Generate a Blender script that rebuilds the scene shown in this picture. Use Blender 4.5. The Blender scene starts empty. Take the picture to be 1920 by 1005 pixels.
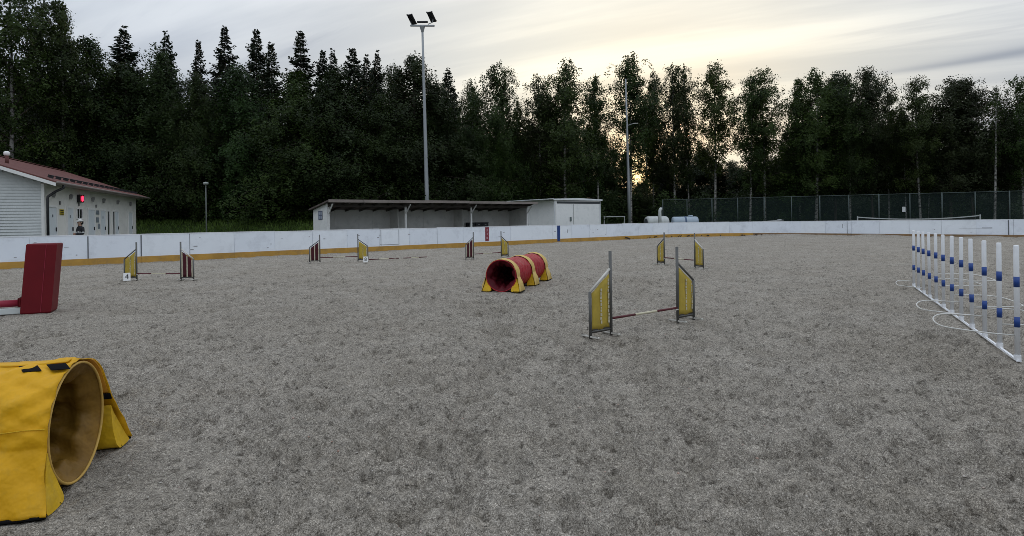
import bpy, math, random
import numpy as np
from mathutils import Vector, Matrix

# ------------------------------------------------------------------ camera
FPX = 1080.0            # focal length in photo pixels (photo is 1920 wide)
CX, HY = 960.0, 413.5   # optical axis (horizon at the middle column)
ROLL = 0.014
EYE = 1.5
scene = bpy.context.scene
COL = scene.collection
cam_d = bpy.data.cameras.new('camera'); cam = bpy.data.objects.new('camera', cam_d); COL.objects.link(cam)
cam.location = (0, 0, EYE); cam.rotation_euler = (math.pi/2, ROLL, 0)
cam_d.sensor_width = 36; cam_d.lens = 36*FPX/1920
cam_d.shift_y = -(502.5-HY)/1920
cam_d.clip_end = 6000; cam_d.clip_start = 0.05
scene.camera = cam
scene.view_settings.view_transform = 'Standard'; scene.view_settings.look = 'None'
scene.view_settings.exposure = 0.86; scene.view_settings.gamma = 1.0
scene.view_settings.use_curve_mapping = False
scene.cycles.filter_width = 0.85; scene.cycles.denoising_prefilter = 'NONE'

# ------------------------------------------------------------------ sky and sun
SUN_AZ, SUN_EL = math.radians(12.3), math.radians(4.2)     # right of straight ahead (+Y), just above the horizon
SUN_DIR = Vector((math.sin(SUN_AZ)*math.cos(SUN_EL), math.cos(SUN_AZ)*math.cos(SUN_EL), math.sin(SUN_EL)))
SKY_STRENGTH = 0.1
def build_world():
    w = bpy.data.worlds.new('World'); scene.world = w; w.use_nodes = True
    nt = w.node_tree; N = nt.nodes; L = nt.links; N.clear()
    out = N.new('ShaderNodeOutputWorld'); bg = N.new('ShaderNodeBackground'); bg.inputs['Strength'].default_value = SKY_STRENGTH
    L.new(bg.outputs[0], out.inputs[0])
    sky = N.new('ShaderNodeTexSky'); sky.sky_type = 'NISHITA'; sky.sun_disc = False
    sky.sun_elevation = SUN_EL; sky.sun_rotation = SUN_AZ; sky.air_density = 1.2; sky.dust_density = 2.0; sky.ozone_density = 1.5
    tc = N.new('ShaderNodeTexCoord')
    def vm(op, a, b=None):
        n = N.new('ShaderNodeVectorMath'); n.operation = op
        for i, v in enumerate((a, b)):
            if v is None: continue
            if hasattr(v, 'is_linked') or hasattr(v, 'links'): L.new(v, n.inputs[i])
            else: n.inputs[i].default_value = v
        return n
    def m(op, a, b=None, c=None, clamp=False):
        n = N.new('ShaderNodeMath'); n.operation = op; n.use_clamp = clamp
        for i, v in enumerate((a, b, c)):
            if v is None: continue
            if hasattr(v, 'links'): L.new(v, n.inputs[i])
            else: n.inputs[i].default_value = v
        return n.outputs[0]
    def mix(fac, a, b, typ='MIX'):
        n = N.new('ShaderNodeMix'); n.data_type = 'RGBA'; n.blend_type = typ
        for s, v in ((n.inputs[0], fac), (n.inputs[6], a), (n.inputs[7], b)):
            if hasattr(v, 'links'): L.new(v, s)
            else: s.default_value = v
        return n.outputs[2]
    d = vm('NORMALIZE', tc.outputs['Generated']).outputs[0]
    dot = vm('DOT_PRODUCT', d, tuple(SUN_DIR)).outputs['Value']
    ang = m('ARCCOSINE', m('MINIMUM', dot, 0.99999))
    g1 = m('EXPONENT', m('MULTIPLY', m('POWER', m('DIVIDE', ang, 0.43), 2.0), -1.0))   # broad veil glow
    g2 = m('EXPONENT', m('MULTIPLY', m('DIVIDE', ang, 0.028), -1.0))                    # the sun's own bright aureole
    sep = N.new('ShaderNodeSeparateXYZ'); L.new(d, sep.inputs[0])
    el = m('MAXIMUM', sep.outputs[2], 0.0)
    # cloud sheet: the direction projected on a flat layer, stretched into streaks
    inv = m('DIVIDE', 1.0, m('ADD', el, 0.12))
    cx = m('MULTIPLY', sep.outputs[0], inv); cy = m('MULTIPLY', sep.outputs[1], inv)
    comb = N.new('ShaderNodeCombineXYZ'); L.new(cx, comb.inputs[0]); L.new(cy, comb.inputs[1])
    def streak(rot, scale, sx, sy, detail, rough, seed):
        mp = N.new('ShaderNodeMapping'); mp.inputs['Rotation'].default_value = (0, 0, rot)
        mp2 = N.new('ShaderNodeMapping'); mp2.inputs['Scale'].default_value = (sx, sy, 1); mp2.inputs['Location'].default_value = (seed, seed*1.7, 0)
        L.new(comb.outputs[0], mp.inputs[0]); L.new(mp.outputs[0], mp2.inputs[0])
        n = N.new('ShaderNodeTexNoise'); n.inputs['Scale'].default_value = scale; n.inputs['Detail'].default_value = detail; n.inputs['Roughness'].default_value = rough
        L.new(mp2.outputs[0], n.inputs['Vector']); return n.outputs['Fac']
    n1 = streak(math.radians(24), 1.0, 0.30, 1.6, 6, 0.55, 3.1)
    n2 = streak(math.radians(38), 2.2, 0.22, 2.0, 5, 0.6, 9.4)
    n3 = streak(math.radians(15), 0.55, 0.7, 1.2, 4, 0.5, 1.3)
    def ramp(v, a, b):
        r = N.new('ShaderNodeMapRange'); r.interpolation_type = 'SMOOTHSTEP'
        r.inputs['From Min'].default_value = a; r.inputs['From Max'].default_value = b
        L.new(v, r.inputs['Value']); return r.outputs[0]
    k = 1.0/SKY_STRENGTH
    grey = (0.335*k, 0.365*k, 0.415*k, 1); cream = (0.71*k, 0.655*k, 0.515*k, 1); sunc = (1.15*k, 0.74*k, 0.22*k, 1)
    veil = mix(g1, grey, cream)
    veil = mix(ramp(n1, 0.38, 0.66), mix(1.0, veil, (0.76, 0.78, 0.81, 1), 'MULTIPLY'), mix(1.0, veil, (1.10, 1.09, 1.06, 1), 'MULTIPLY'))
    veil = mix(m('MULTIPLY', ramp(n2, 0.56, 0.72), 0.5), veil, mix(1.0, veil, (0.70, 0.72, 0.77, 1), 'MULTIPLY'))
    # one long darker bar of cloud low on the right
    def lin(ax, ay, c): return m('ADD', m('ADD', m('MULTIPLY', cx, ax), m('MULTIPLY', cy, ay)), c)
    c45 = math.cos(math.radians(-43)); s45 = math.sin(math.radians(-43))
    pa = lin(c45, s45, -(1.98*c45+2.24*s45)); pb = lin(-s45, c45, -(-1.98*s45+2.24*c45))
    pb = m('ADD', pb, m('MULTIPLY', m('SUBTRACT', n1, .5), .22))
    bar_f = m('MULTIPLY', m('EXPONENT', m('MULTIPLY', m('POWER', m('ABSOLUTE', m('DIVIDE', pb, .055)), 2.0), -1.0)), m('EXPONENT', m('MULTIPLY', m('POWER', m('ABSOLUTE', m('DIVIDE', pa, .55)), 2.0), -1.0)))
    veil = mix(m('MULTIPLY', bar_f, .9), veil, mix(1.0, veil, (0.62, 0.65, 0.72, 1), 'MULTIPLY'))
    # overcast brighter overhead than at the horizon, steepened out of view to light the ground
    law = m('ADD', m('MULTIPLY', el, 1.65), 0.61); lc = N.new('ShaderNodeCombineColor')
    for i in range(3): L.new(law, lc.inputs[i])
    veil = mix(1.0, veil, lc.outputs[0], 'MULTIPLY')
    clear = mix(1.0, sky.outputs[0], (.6, .6, .6, 1), 'MULTIPLY')
    cover = m('ADD', m('MULTIPLY', ramp(n3, 0.35, 0.62), 0.12), 0.86)
    col = mix(cover, clear, veil)
    sun_add = mix(g2, (0, 0, 0, 1), sunc)
    col = mix(1.0, col, sun_add, 'ADD')
    L.new(col, bg.inputs['Color'])
build_world()
sl = bpy.data.lights.new('sun', 'SUN'); sl.energy = 0.7; sl.angle = math.radians(10); sl.color = (1.0, 0.82, 0.58)
so = bpy.data.objects.new('sun', sl); COL.objects.link(so)
so.rotation_euler = (-SUN_DIR).to_track_quat('-Z', 'Y').to_euler()

# ------------------------------------------------------------------ helpers
rnd = random.Random(7)
def ray(px, py):
    u, v = px-CX, HY-py
    c, s = math.cos(ROLL), math.sin(ROLL)
    return (u*c+v*s)/FPX, (-u*s+v*c)/FPX
def G(px, py, z=0.0):                       # where a spot of the photo meets height z
    a, b = ray(px, py); t = (z-EYE)/b
    return Vector((a*t, t, z))
def A(px, py, d):                           # a spot of the photo at distance d ahead
    a, b = ray(px, py); return Vector((a*d, d, EYE+b*d))

class MB:
    def __init__(s): s.v = []; s.f = []; s.uv = None
    def add(s, vs, fs):
        o = len(s.v); s.v += [tuple(p) for p in vs]; s.f += [tuple(i+o for i in f) for f in fs]; return s
    def box(s, c, size, rz=0.0, rx=0.0, ry=0.0, bev=0.0):
        hx, hy, hz = (q/2 for q in size)
        M = Matrix.Translation(Vector(c)) @ Matrix.Rotation(rz, 4, 'Z') @ Matrix.Rotation(ry, 4, 'Y') @ Matrix.Rotation(rx, 4, 'X')
        if bev > 0:
            b = min(bev, hx*.9, hy*.9, hz*.9); V = []
            for z, k in ((-hz, b), (-hz+b, 0), (hz-b, 0), (hz, b)):
                ex, ey = hx-k, hy-k
                for sx, sy in ((-1,-1),(1,-1),(1,1),(-1,1)):
                    # chamfered ring of 8
                    V.append((sx*(ex-(b if (sx*sy > 0) else 0)), sy*(ey-(0 if (sx*sy > 0) else b)), z))
                    V.append((sx*(ex-(0 if (sx*sy > 0) else b)), sy*(ey-(b if (sx*sy > 0) else 0)), z))
            F = []
            for r in range(3):
                for i in range(8):
                    j = (i+1) % 8; F.append((r*8+i, r*8+j, r*8+8+j, r*8+8+i))
            F.append(tuple(range(7, -1, -1))); F.append(tuple(range(24, 32)))
            return s.add([M @ Vector(p) for p in V], F)
        V = [M @ Vector((x*hx, y*hy, z*hz)) for z in (-1, 1) for x, y in ((-1,-1),(1,-1),(1,1),(-1,1))]
        return s.add(V, [(3,2,1,0),(4,5,6,7),(0,1,5,4),(1,2,6,5),(2,3,7,6),(3,0,4,7)])
    def tube(s, path, rad, n=8, caps=True, closed=False):
        P = [Vector(p) for p in path]; m = len(P)
        if not hasattr(rad, '__len__'): rad = [rad]*m
        rings = []; prev = None
        for i, p in enumerate(P):
            a = P[(i-1) % m] if (closed or i > 0) else p; b = P[(i+1) % m] if (closed or i < m-1) else p
            t = (b-a).normalized()
            if prev is None: x = t.orthogonal().normalized()
            else: x = (prev - t*prev.dot(t)).normalized()
            prev = x; y = t.cross(x)
            rings.append([p+(x*math.cos(2*math.pi*k/n)+y*math.sin(2*math.pi*k/n))*rad[i] for k in range(n)])
        V = [q for r in rings for q in r]; F = []
        for i in range(m if closed else m-1):
            j = (i+1) % m
            for k in range(n):
                l = (k+1) % n; F.append((i*n+k, i*n+l, j*n+l, j*n+k))
        if caps and not closed: F.append(tuple(range(n-1, -1, -1))); F.append(tuple((m-1)*n+k for k in range(n)))
        return s.add(V, F)
    def prism(s, poly, axis_from, axis_to):
        """poly: list of Vectors offsets (3d) ; swept between two offsets"""
        n = len(poly); a, b = Vector(axis_from), Vector(axis_to)
        V = [Vector(p)+a for p in poly]+[Vector(p)+b for p in poly]
        F = [tuple(range(n-1, -1, -1)), tuple(range(n, 2*n))]+[(i, (i+1) % n, n+(i+1) % n, n+i) for i in range(n)]
        return s.add(V, F)
    def grid(s, fn, nu, nv, closed_u=False):
        V = [fn(i/(nu if closed_u else nu-1), j/(nv-1)) for j in range(nv) for i in range(nu)]; F = []
        for j in range(nv-1):
            for i in range(nu if closed_u else nu-1):
                k = (i+1) % nu; F.append((j*nu+i, j*nu+k, (j+1)*nu+k, (j+1)*nu+i))
        return s.add(V, F)
    def build(s, name, mat, parent=None, smooth=False, kind=None, solid=0):
        me = bpy.data.meshes.new(name); me.from_pydata(s.v, [], s.f); me.update()
        if mat: me.materials.append(mat)
        o = bpy.data.objects.new(name, me); COL.objects.link(o)
        if parent is not None: o.parent = parent
        if smooth: me.polygons.foreach_set('use_smooth', [True]*len(me.polygons))
        if kind: o['kind'] = kind
        if solid:
            md = o.modifiers.new('solid', 'SOLIDIFY'); md.thickness = solid; md.offset = 0
        return o
def fixn(o):
    import bmesh
    bm = bmesh.new(); bm.from_mesh(o.data); bmesh.ops.recalc_face_normals(bm, faces=bm.faces); bm.to_mesh(o.data); bm.free(); return o
def empty(name, loc, rz=0.0, label=None, cat=None, group=None):
    o = bpy.data.objects.new(name, None); COL.objects.link(o); o.location = loc; o.rotation_euler = (0, 0, rz); o.empty_display_size = .2
    return tag(o, label, cat, group) if label else o
def tag(o, label, cat, group=None):
    o['label'] = label; o['category'] = cat
    if group: o['group'] = group
    return o
def structure(o): o['kind'] = 'structure'; return o

# ------------------------------------------------------------------ materials
MATS = {}
def nodes(name):
    m = bpy.data.materials.new(name); m.use_nodes = True; nt = m.node_tree
    return m, nt, nt.nodes, nt.links, nt.nodes['Principled BSDF']
def noise(N, L, vec, scale, detail=4, rough=.55, dist=0):
    n = N.new('ShaderNodeTexNoise'); n.inputs['Scale'].default_value = scale; n.inputs['Detail'].default_value = detail
    n.inputs['Roughness'].default_value = rough; n.inputs['Distortion'].default_value = dist
    if vec: L.new(vec, n.inputs['Vector'])
    return n.outputs['Fac']
def cramp(N, L, fac, stops):
    r = N.new('ShaderNodeValToRGB'); e = r.color_ramp.elements
    while len(e) < len(stops): e.new(0.5)
    for q, (p, c) in zip(e, stops): q.position = p; q.color = (*c, 1)
    L.new(fac, r.inputs[0]); return r.outputs[0]
def mixc(N, L, fac, a, b, typ='MIX'):
    n = N.new('ShaderNodeMix'); n.data_type = 'RGBA'; n.blend_type = typ
    for s, v in ((n.inputs[0], fac), (n.inputs[6], a), (n.inputs[7], b)):
        if hasattr(v, 'links'): L.new(v, s)
        else: s.default_value = v if not isinstance(v, tuple) or len(v) == 4 else (*v, 1)
    return n.outputs[2]
def mat(name, col, rough=.6, metal=0, var=.15, vscale=3.0, dirt=None, dirt_amt=.35, bump=0, bscale=40, spec=.4, emit=None, estr=0, stretch=(1, 1, 1), bdist=.01):
    """painted / plastic / cloth surface with soft colour variation, blotchy dirt and fine relief"""
    if name in MATS: return MATS[name]
    m, nt, N, L, b = nodes(name)
    tc = N.new('ShaderNodeTexCoord'); mp = N.new('ShaderNodeMapping'); mp.inputs['Scale'].default_value = stretch; L.new(tc.outputs['Object'], mp.inputs[0]); v = mp.outputs[0]
    f = noise(N, L, v, vscale, 5, .6)
    c = cramp(N, L, f, [(.25, tuple(q*(1-var) for q in col)), (.75, tuple(min(1, q*(1+var)) for q in col))])
    if dirt:
        g = noise(N, L, v, vscale*1.9, 6, .7)
        mr = N.new('ShaderNodeMapRange'); mr.inputs['From Min'].default_value = .5; mr.inputs['From Max'].default_value = .72; mr.inputs['To Max'].default_value = dirt_amt
        L.new(g, mr.inputs[0]); c = mixc(N, L, mr.outputs[0], c, dirt)
    L.new(c, b.inputs['Base Color']); b.inputs['Roughness'].default_value = rough; b.inputs['Metallic'].default_value = metal
    b.inputs['Specular IOR Level'].default_value = spec
    if bump:
        bn = N.new('ShaderNodeBump'); bn.inputs['Strength'].default_value = bump; bn.inputs['Distance'].default_value = bdist
        L.new(noise(N, L, v, bscale, 4, .6), bn.inputs['Height']); L.new(bn.outputs[0], b.inputs['Normal'])
    if emit: b.inputs['Emission Color'].default_value = (*emit, 1); b.inputs['Emission Strength'].default_value = estr
    MATS[name] = m; return m
def leaf_mat(name, c1, c2, trans=.25):
    m, nt, N, L, b = nodes(name)
    geo = N.new('ShaderNodeNewGeometry'); oi = N.new('ShaderNodeObjectInfo')
    tco = N.new('ShaderNodeTexCoord'); cl = noise(N, L, tco.outputs['Object'], .55, 3, .6)
    mm = N.new('ShaderNodeMapRange'); mm.inputs['From Min'].default_value = .32; mm.inputs['From Max'].default_value = .68; L.new(cl, mm.inputs[0])
    mf = N.new('ShaderNodeMix'); mf.inputs[0].default_value = .25; L.new(mm.outputs[0], mf.inputs[2]); L.new(geo.outputs['Random Per Island'], mf.inputs[3])
    c = cramp(N, L, mf.outputs[0], [(0, c1), (1, c2)])
    hs = N.new('ShaderNodeHueSaturation'); L.new(c, hs.inputs['Color'])
    mr = N.new('ShaderNodeMapRange'); mr.inputs['To Min'].default_value = .65; mr.inputs['To Max'].default_value = 1.3; L.new(oi.outputs['Random'], mr.inputs[0])
    L.new(mr.outputs[0], hs.inputs['Value'])
    mr2 = N.new('ShaderNodeMapRange'); mr2.inputs['To Min'].default_value = .48; mr2.inputs['To Max'].default_value = .52
    w = N.new('ShaderNodeMath'); w.operation = 'FRACT'; ml = N.new('ShaderNodeMath'); ml.operation = 'MULTIPLY'; ml.inputs[1].default_value = 7.31
    L.new(oi.outputs['Random'], ml.inputs[0]); L.new(ml.outputs[0], w.inputs[0]); L.new(w.outputs[0], mr2.inputs[0]); L.new(mr2.outputs[0], hs.inputs['Hue'])
    L.new(hs.outputs[0], b.inputs['Base Color']); b.inputs['Roughness'].default_value = .65; b.inputs['Specular IOR Level'].default_value = .2
    tr = N.new('ShaderNodeBsdfTranslucent'); L.new(hs.outputs[0], tr.inputs['Color'])
    mx = N.new('ShaderNodeMixShader'); mx.inputs[0].default_value = trans
    L.new(b.outputs[0], mx.inputs[1]); L.new(tr.outputs[0], mx.inputs[2]); L.new(mx.outputs[0], N['Material Output'].inputs[0])
    return m

def sand_material():
    m, nt, N, L, b = nodes('arena_sand')
    tc = N.new('ShaderNodeTexCoord'); v = tc.outputs['Object']
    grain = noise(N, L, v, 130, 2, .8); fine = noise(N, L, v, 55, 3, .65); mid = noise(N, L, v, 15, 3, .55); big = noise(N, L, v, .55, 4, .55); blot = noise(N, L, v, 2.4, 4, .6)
    c = cramp(N, L, grain, [(.32, (.165, .147, .122)), (.47, (.292, .265, .225)), (.56, (.350, .320, .274)), (.68, (.56, .515, .45))])
    for f, st in ((fine, [(.36, (.66, .65, .64)), (.50, (1, 1, 1)), (.64, (1.28, 1.27, 1.26))]), (mid, [(.33, (.58, .57, .555)), (.42, (1, 1, 1)), (.66, (1.16, 1.155, 1.145))]),  # fine and mid tones painted darker at random in place of shaded hollows
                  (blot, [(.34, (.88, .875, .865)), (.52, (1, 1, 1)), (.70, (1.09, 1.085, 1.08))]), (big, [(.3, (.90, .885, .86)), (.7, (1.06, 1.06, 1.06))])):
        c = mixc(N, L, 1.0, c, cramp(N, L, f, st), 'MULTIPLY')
    L.new(c, b.inputs['Base Color']); b.inputs['Roughness'].default_value = .95; b.inputs['Specular IOR Level'].default_value = .15
    h1 = noise(N, L, v, 60, 4, .7); h2 = noise(N, L, v, 10, 5, .68)
    b1 = N.new('ShaderNodeBump'); b1.inputs['Strength'].default_value = .7; b1.inputs['Distance'].default_value = .02; L.new(h1, b1.inputs['Height'])
    b2 = N.new('ShaderNodeBump'); b2.inputs['Strength'].default_value = .9; b2.inputs['Distance'].default_value = .09; L.new(h2, b2.inputs['Height']); L.new(b1.outputs[0], b2.inputs['Normal'])
    L.new(b2.outputs[0], b.inputs['Normal'])
    return m
def grass_ground_material():
    m, nt, N, L, b = nodes('rough_grass_ground')
    tc = N.new('ShaderNodeTexCoord'); v = tc.outputs['Object']
    c = cramp(N, L, noise(N, L, v, .35, 6, .7), [(.3, (.020, .030, .010)), (.6, (.035, .058, .015)), (.8, (.06, .062, .03))])
    L.new(c, b.inputs['Base Color']); b.inputs['Roughness'].default_value = .95; b.inputs['Specular IOR Level'].default_value = .1
    bn = N.new('ShaderNodeBump'); bn.inputs['Strength'].default_value = .8; bn.inputs['Distance'].default_value = .1; L.new(noise(N, L, v, 6, 5, .7), bn.inputs['Height']); L.new(bn.outputs[0], b.inputs['Normal'])
    return m
def bark_material(name, base, mark, mscale, lo=.52, hi=.6):
    m, nt, N, L, b = nodes(name)
    tc = N.new('ShaderNodeTexCoord'); mp = N.new('ShaderNodeMapping'); mp.inputs['Scale'].default_value = (1, 1, 2.2) if mscale > 2 else (4, 4, .5); L.new(tc.outputs['Object'], mp.inputs[0])
    c = cramp(N, L, noise(N, L, mp.outputs[0], mscale, 5, .7), [(lo, base), (hi, mark)])
    L.new(c, b.inputs['Base Color']); b.inputs['Roughness'].default_value = .85
    bn = N.new('ShaderNodeBump'); bn.inputs['Strength'].default_value = .5; bn.inputs['Distance'].default_value = .03; L.new(noise(N, L, mp.outputs[0], 6, 4, .6), bn.inputs['Height']); L.new(bn.outputs[0], b.inputs['Normal'])
    return m
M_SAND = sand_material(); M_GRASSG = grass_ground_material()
M_BIRCH = bark_material('birch_bark', (.30, .29, .265), (.045, .04, .035), 2.6, .48, .58)
M_BARK = bark_material('dark_bark', (.055, .042, .032), (.02, .016, .013), 1.5)
M_LEAF_BIRCH = leaf_mat('birch_leaves', (0.0112, 0.0224, 0.0032), (0.0352, 0.0576, 0.0072), .24)
M_LEAF_DENSE = leaf_mat('dense_birch_leaves', (0.0073, 0.0172, 0.0020), (0.0264, 0.0502, 0.0053), .22)
M_LEAF_ASPEN = leaf_mat('aspen_leaves', (0.0085, 0.0153, 0.0034), (0.0238, 0.0357, 0.0076), .18)
M_NEEDLE = leaf_mat('spruce_needles', (0.0051, 0.0110, 0.0034), (0.0127, 0.0221, 0.0068), .06)
M_SHRUB = leaf_mat('shrub_leaves', (0.0120, 0.0224, 0.0040), (0.0352, 0.0560, 0.0096), .2)
M_BLADE = leaf_mat('grass_blades', (.045, .080, .013), (.11, .16, .032), .3)

# ------------------------------------------------------------------ numpy noise
def vnoise(x, y, seed=0):
    xi = np.floor(x).astype(np.int64); yi = np.floor(y).astype(np.int64); fx = x-xi; fy = y-yi
    fx = fx*fx*(3-2*fx); fy = fy*fy*(3-2*fy)
    def h(a, b):
        n = (a*374761393+b*668265263+seed*974634777) & 0xffffffff
        n = ((n ^ (n >> 13))*1274126177) & 0xffffffff
        n = ((n ^ (n >> 16))*2246822519) & 0xffffffff
        return ((n ^ (n >> 15)) & 0xffffff)/float(0xffffff)
    a = h(xi, yi); b = h(xi+1, yi); c = h(xi, yi+1); d = h(xi+1, yi+1)
    return (a+(b-a)*fx)*(1-fy)+(c+(d-c)*fx)*fy
def sstep(a, b, x):
    t = np.clip((x-a)/(b-a), 0, 1); return t*t*(3-2*t)
def np_mesh(name, V, F4, material, smooth=True):
    me = bpy.data.meshes.new(name); V = np.asarray(V, dtype=np.float32); F4 = np.asarray(F4, dtype=np.int32)
    nv, nf, k = len(V), len(F4), F4.shape[1]
    me.vertices.add(nv); me.vertices.foreach_set('co', V.ravel())
    me.loops.add(nf*k); me.loops.foreach_set('vertex_index', F4.ravel())
    me.polygons.add(nf); me.polygons.foreach_set('loop_start', np.arange(0, nf*k, k, dtype=np.int32))
    me.polygons.foreach_set('loop_total', np.full(nf, k, dtype=np.int32))
    if smooth: me.polygons.foreach_set('use_smooth', np.ones(nf, dtype=bool))
    me.materials.append(material); me.update(calc_edges=True); me.validate(); return me
def link(name, me, parent=None, kind=None):
    o = bpy.data.objects.new(name, me); COL.objects.link(o)
    if parent is not None: o.parent = parent
    if kind: o['kind'] = kind
    return o

# ------------------------------------------------------------------ the rink's outline (a long side, a rounded corner, an end)
E1 = Vector((.781, .625, 0)).normalized(); E2 = Vector((E1.y, -E1.x, 0)); NOUT = Vector((-E1.y, E1.x, 0))
ANG1 = math.atan2(E1.y, E1.x)
B0 = Vector((0, 36, 0)); CORNER = 22.0; RAD = 7.5
S1 = CORNER-RAD; S2 = S1+RAD*math.pi/2
CC = B0+E1*S1-NOUT*RAD                         # centre of the corner arc
def rink(s):
    if s <= S1: return B0+E1*s, E1
    if s <= S2:
        a = (s-S1)/RAD; return CC+NOUT*RAD*math.cos(a)+E1*RAD*math.sin(a), E1*math.cos(a)-NOUT*math.sin(a)
    return CC+E1*RAD+E2*(s-S2), E2

# ------------------------------------------------------------------ ground
def gz(x, y):
    s = (x-B0.x)*NOUT.x+(y-B0.y)*NOUT.y; al = x*E1.x+(y-36)*E1.y
    return 1.5*float(sstep(7, 15, s)*(1-sstep(-2, 8, al))*sstep(40, 50, y+(-26-x)*.35*(x < -26)))-.2
def build_ground():
    c = np.concatenate([-np.geomspace(3000, 62, 14), np.arange(-60, 61, 2.0), np.geomspace(62, 3000, 14)])
    X, Y = np.meshgrid(c, np.concatenate([-np.geomspace(3000, 22, 12), np.arange(-20, 121, 2.0), np.geomspace(124, 3000, 12)]))
    side = (X-B0.x)*NOUT.x+(Y-B0.y)*NOUT.y     # metres behind the long board line
    bank = 1.75*sstep(7, 15, side)*(1-sstep(-2, 8, X*E1.x+(Y-36)*E1.y))*sstep(40, 50, Y+(-26-X)*.35*(X < -26))
    Z = bank+.12*(vnoise(X*.13, Y*.13, 5)-.5)*(bank > .2)-.15*(bank < .05)
    n, m = X.shape; V = np.stack([X, Y, Z], -1).reshape(-1, 3)
    i = np.arange(n*m).reshape(n, m); F = np.stack([i[:-1, :-1], i[:-1, 1:], i[1:, 1:], i[1:, :-1]], -1).reshape(-1, 4)
    structure(link('ground', np_mesh('ground', V, F, M_GRASSG)))
def sand_height(X, Y, cell):
    z = .045*(vnoise(X*.33, Y*.33, 1)-.5)
    def oct_(freq, amp, seed):
        fade = np.clip(1.6-cell*freq*1.6, 0, 1)
        n = vnoise(X*freq+seed*3.7+.35*vnoise(X*freq*2.3, Y*freq*2.3, seed+50), Y*freq-seed*1.9, seed)
        if freq > 2 and freq < 20: n = .45*n+.75*(1-np.abs(2*n-1))**1.5     # crests thrown up by feet
        return amp*fade*(n-.5)
    z += oct_(1.4, .032, 2)+oct_(3.3, .032, 3)+oct_(7.1, .056, 4)+oct_(15, .060, 6)+oct_(33, .024, 8)-.012
    d = vnoise(X*3.9+.4*vnoise(X*9, Y*9, 21), Y*3.9, 11); z -= .065*sstep(.66, .88, d)*np.clip(1.5-cell*5, 0, 1)
    d = vnoise(X*7.3, Y*7.3+.5*vnoise(X*15, Y*15, 23), 13); z -= .050*sstep(.68, .88, d)*np.clip(1.5-cell*8, 0, 1)
    # scuffed tracks where dogs and people run
    for (p, q, w) in (((130, 925), (400, 832), .22), ((400, 832), (760, 700), .18), ((1150, 640), (1330, 612), .35), ((1730, 560), (1840, 680), .3), ((900, 560), (960, 640), .35), ((700, 800), (800, 870), .3), ((1740, 640), (1800, 760), .3)):
        a, b = G(*p), G(*q); ab = (b-a); t = np.clip(((X-a.x)*ab.x+(Y-a.y)*ab.y)/ab.length_squared, 0, 1)
        dd = np.hypot(X-a.x-t*ab.x, Y-a.y-t*ab.y); mk = np.exp(-(dd/w)**2)
        z -= mk*(.05*sstep(.5, .8, vnoise(X*8, Y*8, 41))+.015)
    return z
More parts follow.
